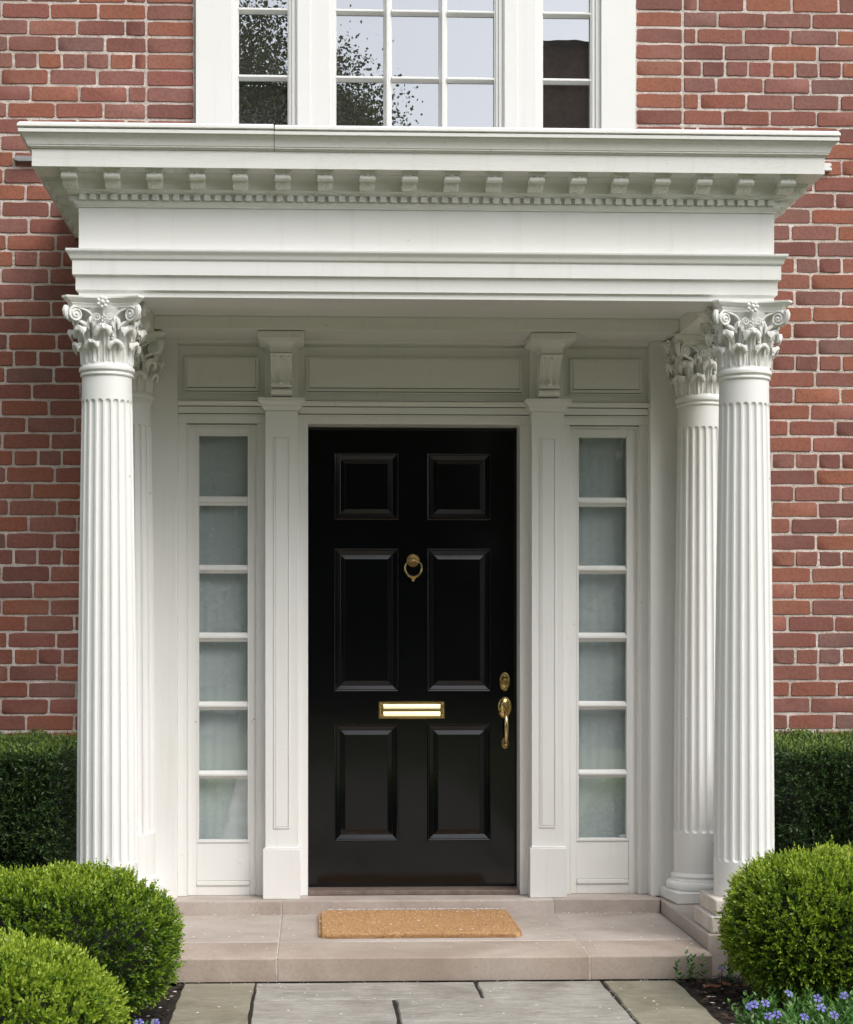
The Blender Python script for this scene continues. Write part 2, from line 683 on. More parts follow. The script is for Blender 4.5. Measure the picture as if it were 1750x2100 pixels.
for bd in bricks:
    x, z, L, hd = bd
    px0, py = proj(x - L / 2, z)
    px1, _ = proj(x + L / 2, z)
    area = max(0, min(1750, px1) - max(0, px0))
    inside = area > 4 and -12 < py < 1530
    if z < 2.5 and (-1.445 < x - L / 2 and x + L / 2 < 1.50): inside = False
    if 2.5 < z < 3.14 and abs(x) < 1.36: inside = False
    if z < 3.46 and z > 3.1 and abs(x) < 1.42: inside = False
    (vis if inside else rest).append((area, bd))
vis.sort(key=lambda t: -t[0])
if len(vis) > 298:
    rest += vis[298:]
    vis = vis[:298]
vis.sort(key=lambda t: (t[1][1], t[1][0]))
for _, (x, z, L, hd) in vis:
    short = L < .14
    me = rb.choice(HDm if short else STm)
    o = link('brick', me, wallo, (x, rb.uniform(-.0018, .0018), z))
    o.scale = (L / (.092 if short else .1955), 1, 1)
    o.rotation_euler = (rb.uniform(-.004, .004), rb.uniform(-.006, .006), rb.uniform(-.006, .006))
bm_ = MB()
for _, (x, z, L, hd) in rest:
    short = L < .14
    src = rb.choice(HD if short else ST)
    sc = L / (.092 if short else .1955)
    yo = rb.uniform(-.0018, .0018)
    bm_.add([(v[0] * sc + x, v[1] + yo, v[2] + z) for v in src.v], src.f)
bm_.build('brick', BRICKI, wallo, kind='stuff', smooth=40)

# ------------------------------------------------------------------ portico entablature
HX, HY = 1.305, -1.025


def sweep(prof, x0=None, x1=None, dz=0, wally=-.001):
    """profile (p, z), run round the left side, the front and the right side"""
    m = MB()
    if x0 is None and x1 is None:
        paths = lambda p: [(-(HX + p), wally), (-(HX + p), HY - p), ((HX + p), HY - p), ((HX + p), wally)]
    elif x0 is None:
        paths = lambda p: [(-(HX + p), wally), (-(HX + p), HY - p), (x1, HY - p)]
    else:
        paths = lambda p: [(x0, HY - p), ((HX + p), HY - p), ((HX + p), wally)]
    k = len(paths(0))
    R = []
    for i in range(k):
        R.append([(*paths(p)[i], z + dz) for p, z in prof])
    m.rings(R)
    return m


ZA = 2.5256
frieze = sweep([(-.05, 2.6985), (0, 2.6985), (0, 2.8585), (-.05, 2.8585)]).build('entablature', PAINT, house, bevel=.0015)
B = .0015
sweep([(-.215, ZA), (0, ZA), (0.0, 2.5435), (.003, 2.5475), (.0105, 2.5495), (.0105, 2.5985), (.013, 2.6025), (.0215, 2.6045), (.0215, 2.6585), (.026, 2.6605), (.030, 2.666), (.031, 2.672), (.036, 2.682), (.043, 2.688), (.044, 2.690), (.044, 2.6980), (-.215, 2.6980)]).build('architrave', PAINT, frieze, bevel=.001)
sweep([(-.04, 2.8590), (.006, 2.8590), (.006, 2.864), (.010, 2.866), (.016, 2.873), (.018, 2.8802), (.0130, 2.8804), (.0130, 2.9035), (.034, 2.9035), (.034, 2.908), (.041, 2.914), (.045, 2.9145), (.045, 2.930), (.047, 2.950), (.055, 2.963), (.066, 2.9715), (-.04, 2.9715)]).build('bed_moulding', PAINT, frieze, bevel=.0008)
sweep([(-.04, 2.9720), (.144, 2.9720), (.144, 2.970), (.150, 2.970), (.150, 3.034), (-.04, 3.034)]).build('corona', SILLPAINT, frieze, bevel=.0015)
cym = [(-.04, 3.0345), (.155, 3.0345), (.157, 3.040), (.163, 3.0405), (.163, 3.046), (.166, 3.0465), (.1665, 3.0500), (.169, 3.056), (.172, 3.065), (.177, 3.073), (.184, 3.079), (.186, 3.082), (.1865, 3.0835), (.193, 3.0837), (.193, 3.0965), (-.04, 3.0965)]
cap = [(-.04, 3.1000), (.194, 3.1000), (.197, 3.1015), (.196, 3.1115), (.188, 3.1195), (.16, 3.1235), (-.04, 3.135)]
XJ = -.575
sweep(cym, x1=XJ - .0009).build('crown_moulding', SILLPAINT, frieze, bevel=.0008)
sweep(cym, x0=XJ + .0009, dz=-.0012).build('crown_moulding', SILLPAINT, frieze, bevel=.0008)
sweep(cap, x1=XJ - .0022, dz=.002).build('roof_edge_flashing', SILLPAINT, frieze, bevel=.0015)
sweep(cap, x0=XJ + .0022, dz=-.0005).build('roof_edge_flashing', SILLPAINT, frieze, bevel=.0015)
MB().box(XJ - .006, XJ + .006, HY - .150, HY + .03, 3.036, 3.113).build('open_joint', DARK, frieze, smooth=0)
MB().extr([(HY + .03, 3.06), (-.001, 3.06), (-.001, 3.19), (HY + .03, 3.132)], 'x', -HX - .0395, HX + .0395).build('portico_roof', GREYMETAL, frieze)
MB().box(-HX + .05, HX - .05, HY + .05, -.001, 2.70, 3.05).build('roof_core', PAINT, frieze, smooth=0)

# dentils: one mesh, copied round
dm = MB().box(-.0118, .0118, -.0152, .0115, .0006, .0208).mesh('dentil', PAINT, 0)
pitch = .0384
n = 68
for i in range(n):
    x = (i - (n - 1) / 2) * pitch
    o = link('dentil', dm, frieze, (x, HY - .018, 2.8815))
for s in (-1, 1):
    for i in range(26):
        o = link('dentil', dm, frieze, (s * (HX + .018), HY - .018 + .020 + i * pitch, 2.8815))
        o.rotation_euler = (0, 0, s * PI / 2)

# modillions: scroll bracket with moulded cap
prof = []
y0 = -.046
P = [(0, -.006), (-.020, -.0065), (-.040, -.004), (-.050, .001), (-.0535, .010)]
# front roll
roll = [(-.0680 - .0120 * math.sin(a), .0240 - .0120 * math.cos(a)) for a in np.linspace(-.9, 2.9, 13)]
poly = [(y0 + .06, -.002)] + [(y0 + a, b - .002) for a, b in P] + [(y0 + a, b) for a, b in roll] + [(y0 + .06, .036)]
mm = MB().extr(poly, 'x', -.0290, .0290)
for sx in (-1, 1):   # side volutes
    R = []
    c = (y0 - .064, .0225)
    for xx, rr in ((sx * .0290, .0115), (sx * .0325, .0105), (sx * .033, .006), (sx * .031, .0045)):
        R.append([(xx, c[0] + rr * math.cos(a), c[1] + rr * math.sin(a)) for a in np.linspace(0, 2 * PI, 13)[:-1]])
    mm.rings(R)
    c = (y0 - .008, .010)
    R = []
    for xx, rr in ((sx * .0290, .0095), (sx * .0315, .009), (sx * .032, .004)):
        R.append([(xx, c[0] + rr * math.cos(a), c[1] + rr * math.sin(a)) for a in np.linspace(0, 2 * PI, 13)[:-1]])
    mm.rings(R)
for q in range(-2, 3):   # ribs on the underside
    pts = [(q * .010, y0 + a, b - .0025) for a, b in P[:]] + []
    mm.tube(pts, .0022, 5)
for q in (-1, 1):
    mm.ball((q * .020, y0 - .072, .033), .0055)
mm.ball((0, y0 - .073, .0335), .0065, 1.6, 1, .8)
mm.box(-.0315, .0315, y0 - .078, y0 + .06, .0365, .0410)
mm.box(-.0350, .0350, y0 - .083, y0 + .06, .0414, .0500)
mm.v = [(v[0] * .92, v[1], .05 + (v[2] - .05) * .94) for v in mm.v]
modm = mm.mesh('modillion', PAINTC, 45)
mp = 2.652 / 17
for i in range(18):
    x = -1.326 + i * mp
    link('modillion', modm, frieze, (x, HY + .0, 2.9218))
for s in (-1, 1):
    for i in range(6):
        o = link('modillion', modm, frieze, (s * HX, HY + .035 + i * mp, 2.9218))
        o.rotation_euler = (0, 0, s * PI / 2)

# porch ceiling
MB().box(-HX + .2155, HX - .2155, HY + .2155, -.021, 2.588, 2.62).build('porch_ceiling', PAINT, house, smooth=0)
MB().extr([(-.8095, 2.5875), (-.8095, 2.565), (-.803, 2.563), (-.795, 2.568), (-.788, 2.580), (-.780, 2.5875)], 'x', -1.089, 1.089).build('ceiling_moulding', PAINT, house)

# ------------------------------------------------------------------ door surround
P0 = -.02    # face of the surround
sur = MB()
sur.box(-1.37, 1.37, P0, .25, 2.18, 2.588)            # frieze board
for s in (-1, 1):
    for a, b in ((.4565, .674), (.974, 1.37)):
        x0, x1 = sorted((s * a, s * b))
        sur.box(x0, x1, P0, .25, .1535, 2.18)
surround = sur.build('door_surround', PAINT, house, bevel=.002)
# outer boards behind the rear columns
for s in (-1, 1):
    x0, x1 = sorted((s * 1.012, s * 1.385))
    MB().box(x0, x1, -.083, P0 - .0005, .1535, 2.5343).build('corner_board', PAINT, surround, bevel=.002)
# crown under the ceiling
MB().extr([(P0 - .0005, 2.5215), (P0 - .010, 2.5215), (P0 - .012, 2.526), (P0 - .022, 2.530), (P0 - .024, 2.5343), (P0 - .0005, 2.5343)], 'x', -1.0115, 1.0115).build('crown_moulding', PAINT, surround)
MB().extr([(P0 - .0005, 2.500), (P0 - .008, 2.500), (P0 - .008, 2.508), (P0 - .0005, 2.512)], 'x', -1.0115, 1.0115).build('picture_rail', PAINT, surround)
# string course, broken by the pilasters
strp = [(P0 - a, b) for a, b in ((.0005, 2.2135), (.013, 2.2135), (.013, 2.2180), (.001, 2.2180), (.001, 2.2218), (.015, 2.2218), (.015, 2.2500), (.002, 2.2500), (.002, 2.2535), (.026, 2.2535), (.030, 2.262), (.036, 2.266), (.036, 2.2730), (.008, 2.2730), (.008, 2.2765), (.030, 2.2765), (.026, 2.281), (.0005, 2.283))]
for a, b in ((-1.0115, -.640), (-.496, .496), (.640, 1.0115)):
    MB().extr(strp, 'x', a, b).build('string_course', PAINT, surround, bevel=.0006)
MB().box(-1.089, 1.089, -.312, P0 - .0006, 2.5345, 2.5875).build('rear_lintel', PAINT, surround, bevel=.002)
gm = MB()  # dark strips standing in for the shade inside the slots
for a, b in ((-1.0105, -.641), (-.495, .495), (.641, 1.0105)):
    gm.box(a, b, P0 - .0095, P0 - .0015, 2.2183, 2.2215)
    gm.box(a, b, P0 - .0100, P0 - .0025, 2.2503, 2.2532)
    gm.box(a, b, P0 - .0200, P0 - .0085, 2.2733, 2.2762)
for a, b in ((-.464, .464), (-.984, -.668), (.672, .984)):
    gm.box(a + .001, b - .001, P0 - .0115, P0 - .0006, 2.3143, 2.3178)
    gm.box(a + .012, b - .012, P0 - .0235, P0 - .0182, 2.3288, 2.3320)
gm.build('groove_grime', GROOVESHADE, surround, smooth=0, kind='stuff')
# raised panels in the frieze
def panel(x0, x1, z0, z1):
    m = MB()
    m.rings([[(x0, P0 - .0004, z0), (x1, P0 - .0004, z0), (x1, P0 - .0004, z1), (x0, P0 - .0004, z1)],
             [(x0, P0 - .016, z0), (x1, P0 - .016, z0), (x1, P0 - .016, z1), (x0, P0 - .016, z1)],
             [(x0 + .007, P0 - .018, z0 + .008), (x1 - .007, P0 - .018, z0 + .008), (x1 - .007, P0 - .018, z1 - .004), (x0 + .007, P0 - .018, z1 - .004)],
             [(x0 + .010, P0 - .018, z0 + .014), (x1 - .010, P0 - .018, z0 + .014), (x1 - .010, P0 - .018, z1 - .006), (x0 + .010, P0 - .018, z1 - .006)],
             [(x0 + .014, P0 - .028, z0 + .0142), (x1 - .014, P0 - .028, z0 + .0142), (x1 - .014, P0 - .020, z1 - .010), (x0 + .014, P0 - .020, z1 - .010)]], True, True, True)
    m.box(x0 - .001, x1 + .001, P0 - .0155, P0 - .0004, z0 - .0085, z0 - .0038)
    m.box(x0 + .008, x1 - .008, P0 - .0265, P0 - .0185, z0 + .0075, z0 + .0105)
    return m.build('frieze_panel', PAINT, surround, smooth=20)
panel(-.464, .464, 2.318, 2.463)
panel(-.984, -.668, 2.318, 2.463)
panel(.672, .984, 2.318, 2.463)

# pilasters and brackets
for s in (-1, 1):
    c = s * .568
    hw = .0695
    m = MB()
    m.box(c - hw, c + hw, -.098, P0 - .0005, .3660, 2.2260)
    pil = m.build('pilaster', PAINT, surround, bevel=.0015)
    # inset panel outline: a thin raised bead rectangle
    q = MB()
    x0, x1, z0, z1 = c - .034, c + .034, .45, 2.115
    for (a, b, d, e) in ((x0, x1, z1 - .005, z1), (x0, x1, z0, z0 + .005), (x0, x0 + .005, z0 + .0052, z1 - .0052), (x1 - .005, x1, z0 + .0052, z1 - .0052)):
        q.box(a, b, -.1022, -.0978, d, e)
    q.box(x0 + .0085, x1 - .0085, -.1010, -.0978, z0 + .0085, z1 - .0085)
    q.build('pilaster_panel', PAINT, pil, bevel=.001)
    m = MB()
    m.box(c - .079, c + .079, -.118, P0 - .0005, .1535, .3640)
    m.box(c - .074, c + .074, -.107, P0 - .0005, .3642, .3700)
    m.build('pilaster_base', PAINT, pil, bevel=.002)
    m = MB()
    pr = [(.000, 2.2265), (.004, 2.2275), (.010, 2.236), (.013, 2.243), (.013, 2.2475), (.018, 2.2480), (.022, 2.257), (.028, 2.262), (.030, 2.264), (.030, 2.277), (.024, 2.281), (-.01, 2.283)]
    R = [[(c - hw - p, P0 - .0005, z) for p, z in pr], [(c - hw - p, -.098 - p, z) for p, z in pr], [(c + hw + p, -.098 - p, z) for p, z in pr], [(c + hw + p, P0 - .0005, z) for p, z in pr]]
    m.rings(R, False, False, False)
    m.add([(c - hw + .01, P0 - .0005, 2.283), (c - hw + .01, -.088, 2.283), (c + hw - .01, -.088, 2.283), (c + hw - .01, P0 - .0005, 2.283)], [(0, 1, 2, 3)])
    m.build('pilaster_capital', PAINT, pil)
    # bracket on its backing block
    m = MB()
    m.box(c - .072, c + .072, -.050, P0 - .0005, 2.2835, 2.5245)
    br = m.build('bracket', PAINT, surround, bevel=.0015)
    pr = [(-.05, 2.452), (-.236, 2.452), (-.238, 2.446), (-.225, 2.438), (-.196, 2.420), (-.168, 2.394), (-.152, 2.368), (-.150, 2.350), (-.158, 2.336), (-.166, 2.329), (-.168, 2.323), (-.150, 2.3195), (-.118, 2.3195), (-.118, 2.3150), (-.140, 2.3120), (-.144, 2.303), (-.138, 2.294), (-.120, 2.287), (-.05, 2.284)]
    m = MB().extr(pr, 'x', c - .044, c + .044)
    for q in (-.030, 0, .030):
        pts = [(c + q, y - .001, z) for y, z in pr[3:10]]
        m.tube(pts, .006 if q else .010, 6)
    m.build('scroll', PAINTC, br, bevel=.001)
    cp = [(.045, 2.4525), (.045, 2.468), (.048, 2.478), (.056, 2.488), (.070, 2.497), (.088, 2.502), (.090, 2.504), (.095, 2.505), (.095, 2.5310)]
    R = []
    yb = -.050
    R.append([(c - h, yb - .0003, z) for h, z in cp])
    R.append([(c - h, -.195 - h, z) for h, z in cp])
    R.append([(c + h, -.195 - h, z) for h, z in cp])
    R.append([(c + h, yb - .0003, z) for h, z in cp])
    m = MB().rings(R, False, False, False)
    m.add([(c - .095, yb, 2.531), (c - .095, -.290, 2.531), (c + .095, -.290, 2.531), (c + .095, yb, 2.531)], [(0, 1, 2, 3)])
    m.build('bracket_cap', PAINT, br)

# ------------------------------------------------------------------ front door
DY = .095
DZ0, DZ1, DXH = .1755, 2.178, .4595
RX = [(-.343, -.062), (.063, .342)]
RZ = [(.374, .886), (1.026, 1.652), (1.775, 2.068)]
m = MB()
xs = [-DXH, RX[0][0], RX[0][1], RX[1][0], RX[1][1], DXH]
zs = [DZ0, RZ[0][0], RZ[0][1], RZ[1][0], RZ[1][1], RZ[2][0], RZ[2][1], DZ1]
vs = [(x, DY, z) for z in zs for x in xs]
fs = []
for j in range(len(zs) - 1):
    for i in range(len(xs) - 1):
        if i in (1, 3) and j in (1, 3, 5): continue
        a = j * 6 + i
        fs.append((a, a + 1, a + 7, a + 6))
m.add(vs, fs)
m.box(-DXH, DXH, DY + .022, DY + .045, DZ0, DZ1)
door = m.build('front_door', BLACK, house, smooth=0, label='black gloss six panel front door')
for (x0, x1) in RX:
    for (z0, z1) in RZ:
        R = []
        for ins, y in ((0, 0.0005), (.0012, -.0035), (.004, -.0055), (.0075, -.004), (.0105, 0), (.0265, .0052), (.0285, .0065), (.0290, .0055), (.0475, -.0005), (.0485, .0010), (.0505, .0010)):
            R.append([(x0 + ins, DY + y, z0 + ins), (x1 - ins, DY + y, z0 + ins), (x1 - ins, DY + y, z1 - ins), (x0 + ins, DY + y, z1 - ins)])
        MB().rings(R, True, False, True).build('door_panel', BLACK, door, smooth=12)
# jambs and head inside the opening
m = MB()
m.box(-.4995, -.4498, P0 + .001 + .02, DY - .001, .1745, 2.1795)
# (the surround boards already form the reveal)
# knocker
kz = 1.599
k = MB()
prof = [(.0275, 0), (.0280, .003), (.0255, .005), (.0240, .0035), (.0220, .0035), (.0205, .0055), (.0170, .0060), (.0150, .0045), (.0120, .0045), (.0001, .006)]
R = [[(.002 + r * math.cos(a), DY - .0003 - d, kz + r * math.sin(a)) for a in np.linspace(0, 2 * PI, 33)[:-1]] for r, d in prof]
k.rings(R)
kn = k.build('door_knocker', BRASSD, door)
k = MB()
N = 48
ring = [(.002 + .0368 * math.sin(a), DY - .022 + .007 * math.cos(a) * 0, kz - .0362 + .0368 * math.cos(a)) for a in np.linspace(0, 2 * PI, N + 1)]
k.tube(ring, [.0036 + .0010 * (1 - math.cos(a)) / 2 for a in np.linspace(0, 2 * PI, N + 1)], 10)
k.build('knocker_ring', BRASS, kn)
k = MB()
k.tube([(.002, DY - .010, kz - .001), (.002, DY - .026, kz - .001)], .0045, 12)
k.ball((.002, DY - .024, kz - .001), .0065)
k.tube([(.002, DY, kz - .078), (.002, DY - .012, kz - .078)], .0105, 16)
k.ball((.002, DY - .012, kz - .078), .009, 1, .7, 1)
k.ball((.002, DY - .006, kz - .086), .0065, 1, .7, 1)
k.build('knocker_stud', BRASS, kn)
# letter plate
lz0, lz1, lx0, lx1 = .907, .985, -.148, .140
k = MB()
R = []
for ins, y in ((0, 0), (0, .004), (.002, .0065), (.006, .0065), (.009, .004), (.011, .004)):
    R.append([(lx0 + ins, DY - y, lz0 + ins), (lx1 - ins, DY - y, lz0 + ins), (lx1 - ins, DY - y, lz1 - ins), (lx0 + ins, DY - y, lz1 - ins)])
k.rings(R)
lp = k.build('letter_plate', BRASS, door, smooth=25)
k = MB()
fp = []   # flap with two rolled bands that catch the sky
zc0, zc1 = lz0 + .013, lz1 - .013
H = zc1 - zc0
poly = [(DY - .002, zc0)]
for (a, b) in ((0, .36), (.64, 1.0)):
    for t in np.linspace(0, 1, 9):
        zz = zc0 + H * (a + (b - a) * t)
        poly.append((DY - .008 - .0065 * (1 - t) - .0006 * math.sin(PI * t), zz))
    if a == 0:
        for t in (.2, .5, .8):
            poly.append((DY - .006 - .002 * math.sin(PI * t), zc0 + H * (.36 + .28 * t)))
poly.append((DY - .002, zc1))
k.extr(poly, 'x', lx0 + .020, lx1 - .020)
k.build('letter_flap', m_simple('mirror_brass', (.90, .74, .42), .22, 1), lp, smooth=30)
k = MB()
for x in (lx0 + .0125, lx1 - .0125):
    for z in (lz0 + .015, lz1 - .015):
        k.ball((x, DY - .005, z), .0045, 1, .6, 1)
        k.tube([(x, DY - .003, z), (x, DY - .005, z)], .006, 12)
k.build('plate_screws', BRASSD, lp)


def oval(cx, cz, hw, hh, prof, mat, name, parent, n=36):
    k = MB()
    R = []
    for f, d in prof:
        R.append([(cx + hw * f * math.cos(a), DY - d, cz + hh * f * math.sin(a)) for a in np.linspace(0, 2 * PI, n + 1)[:-1]])
    k.rings(R)
    return k.build(name, mat, parent, smooth=30)


db = oval(.4035, 1.070, .0235, .0415, [(1, 0), (1, .003), (.93, .006), (.84, .0055), (.80, .004), (.70, .004), (.66, .006), (.60, .0065)], BRASS, 'deadbolt', door)
k = MB()
R = [[(.4035 + r * math.cos(a), DY - d, 1.068 + r * math.sin(a)) for a in np.linspace(0, 2 * PI, 25)[:-1]] for r, d in ((.0150, .005), (.0150, .010), (.0135, .013), (.010, .0135), (.009, .011), (.0075, .011), (.007, .014), (.004, .0145))]
k.rings(R)
k.build('lock_cylinder', BRASSD, db, smooth=30)
MB().box(.4022, .4048, DY - .0152, DY - .0146, 1.063, 1.073).build('keyhole', DARK, db, smooth=0)
hp = oval(.4035, .956, .0305, .048, [(1, 0), (1, .003), (.94, .006), (.86, .0055), (.82, .004), (.60, .006), (.45, .012), (.30, .016)], BRASS, 'door_handle', door)
k = MB()
gx = .4045
pts = [(gx, DY - .010, .945), (gx, DY - .030, .938), (gx, DY - .046, .925), (gx, DY - .056, .905), (gx, DY - .060, .880), (gx, DY - .057, .850), (gx, DY - .048, .822), (gx, DY - .034, .804), (gx, DY - .020, .794), (gx, DY - .004, .790)]
k.tube(pts, [.010, .0085, .0075, .008, .0090, .0085, .0075, .0062, .006, .007], 14)
k.ball((gx, DY - .030, .7935), .0075, 1, 1, .8)
k.build('handle_grip', BRASS, hp)
k = MB()
k.ball((gx, DY - .022, .972), .011, 1.3, 1, .55)
k.tube([(gx - .012, DY - .020, .967), (gx, DY - .036, .962), (gx + .012, DY - .020, .967)], [.004, .006, .004], 10)
k.ball((gx, DY - .040, .966), .0085, 1.3, 1, .6)
k.build('thumb_latch', BRASS, hp)
oval(.4045, .800, .0165, .0255, [(1, 0), (1, .003), (.9, .006), (.7, .007), (.4, .010)], BRASSD, 'handle_rose', hp)

# ------------------------------------------------------------------ sidelights
PZ = [(1.8706, 2.1303), (1.5753, 1.8310), (1.2840, 1.5390), (.9868, 1.2445), (.6894, .9500), (.3920, .6546)]
for s in (-1, 1):
    def B2(m, a, b, *r):
        x0, x1 = sorted((s * a, s * b))
        return m.box(x0, x1, *r)
    YF = .008     # sash face
    m = MB()
    B2(m, .6742, .7065, YF, .06, .1536, 2.1798)
    B2(m, .9345, .9738, YF, .06, .1536, 2.1798)
    B2(m, .7065, .9345, YF, .06, 2.1395, 2.1798)
    B2(m, .7065, .9345, YF + .004, .06, .215, .3800)
    B2(m, .7065, .9345, YF, .06, .1536, .1950)
    sl = m.build('sidelight', PAINT, house, bevel=.0015)
    m = MB()
    B2(m, .7068, .7160, YF - .001, YF + .030, .3802, 2.1393)
    B2(m, .9250, .9342, YF - .001, YF + .030, .3802, 2.1393)
    B2(m, .7162, .9248, YF - .001, YF + .030, 2.1303, 2.1393)
    B2(m, .7162, .9248, YF - .001, YF + .030, .3802, .3920)
    m.build('glazing_bead', PAINT, sl, bevel=.0015)
    m = MB()
    B2(m, .7068, .9342, YF - .006, YF + .003, .1952, .2148)
    m.build('panel_moulding', PAINT, sl, bevel=.003)
    for i in range(5):
        z0 = PZ[i + 1][1]
        z1 = PZ[i][0]
        zc = (z0 + z1) / 2
        h = (z1 - z0) / 2
        x0, x1 = sorted((s * .7162, s * .9248))
        mt = MB().extr([(YF + .028, zc - h), (YF + .016, zc - h), (YF + .006, zc - h * .45), (YF + .006, zc - h * .3), (YF - .004, zc - h * .22), (YF - .004, zc + h * .22), (YF + .006, zc + h * .3), (YF + .006, zc + h * .45), (YF + .016, zc + h), (YF + .028, zc + h)], 'x', x0, x1)
        mt.build('glazing_bar', PAINT, sl, bevel=.0004)
    for (z0, z1) in PZ:
        m = MB()
        B2(m, .7163, .9247, YF + .016, YF + .019, z0, z1)
        po = m.build('pane', GLASSS, sl, smooth=0)
        ctr = Vector((s * .8205, YF + .0175, (z0 + z1) / 2))
        po.data.transform(Matrix.Translation(-ctr))
        po.location = ctr
        po.rotation_euler = (random.uniform(-.012, .012), 0, random.uniform(-.018, .018))
    # jamb lining behind the casing edge
    m = MB()
    B2(m, .6745, .6790, P0 + .004, YF - .0003, .155, 2.1745)
    B2(m, .9690, .9735, P0 + .004, YF - .0003, .155, 2.1745)
    B2(m, .6792, .9688, P0 + .004, YF - .0003, 2.1700, 2.1745)
    m.build('stop_moulding', PAINT, sl, bevel=.001)
    # curtain and dark room behind
    cm = MB()
    x0, x1 = (.69, .95) if s > 0 else (-.95, -.69)
    nx, nz = 90, 10
    V = []
    F = []
    for j in range(nz + 1):
        for i in range(nx + 1):
            x = x0 + (x1 - x0) * i / nx
            z = .25 + 1.92 * j / nz
            y = .078 + .0012 * math.sin(x * 150 + .6 * math.sin(z * 2.2)) + .002 * math.sin(x * 31 + z)
            V.append((x, y, z))
    for j in range(nz):
        for i in range(nx):
            a = j * (nx + 1) + i
            F.append((a, a + 1, a + nx + 2, a + nx + 1))
    cm.add(V, F)
    cm.build('sheer_curtain', CURT, label='pale sheer curtain hanging inside the %s sidelight beside the %s' % (('left', 'hinge side of the door') if s < 0 else ('right', 'brass handle side of the door')), cat='curtain', group='sheer curtains behind the sidelights')
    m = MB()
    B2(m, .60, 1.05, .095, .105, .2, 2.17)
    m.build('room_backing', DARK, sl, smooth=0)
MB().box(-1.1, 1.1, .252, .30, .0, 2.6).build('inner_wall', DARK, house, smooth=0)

# ------------------------------------------------------------------ columns
NF = 20


def shaft_mesh(z0, z1, f0, f1, r0, r1, name):
    H = z1 - z0
    def rad(z):
        t = (z - z0) / H
        return r0 + (r1 - r0) * (t ** 1.35) + .0015 * math.sin(PI * t)
    fr = .016
    zs = [z0, z0 + .012, f0 - .006]
    zs += [f0 + fr * (1 - math.cos(a)) for a in np.linspace(0, PI / 2, 6)]
    zs += list(np.linspace(f0 + fr, f1 - fr, 14)[1:-1])
    zs += [f1 - fr * (1 - math.cos(a)) for a in np.linspace(PI / 2, 0, 6)]
    zs += [f1 + .006, z1 - .012, z1]
    R = []
    n = NF * 14
    for z in zs:
        R0 = rad(z)
        if z < f0 or z > f1:
            hw = 0
        elif z < f0 + fr:
            hw = math.sqrt(max(0, 1 - ((f0 + fr - z) / fr) ** 2))
        elif z > f1 - fr:
            hw = math.sqrt(max(0, 1 - ((z - f1 + fr) / fr) ** 2))
        else:
            hw = 1
        ring = []
        for j in range(n):
            u = ((j % 14) + .5) / 14 - .5
            d = 0
            W = .39 * hw
            if W > 0.001 and abs(u) < W:
                d = .0088 * hw * math.sqrt(1 - (u / W) ** 2)
            a = 2 * PI * j / n
            ring.append(((R0 - d) * math.cos(a), (R0 - d) * math.sin(a), z))
        R.append(ring)
    return MB().rings(R).mesh(name, PAINT, 28)


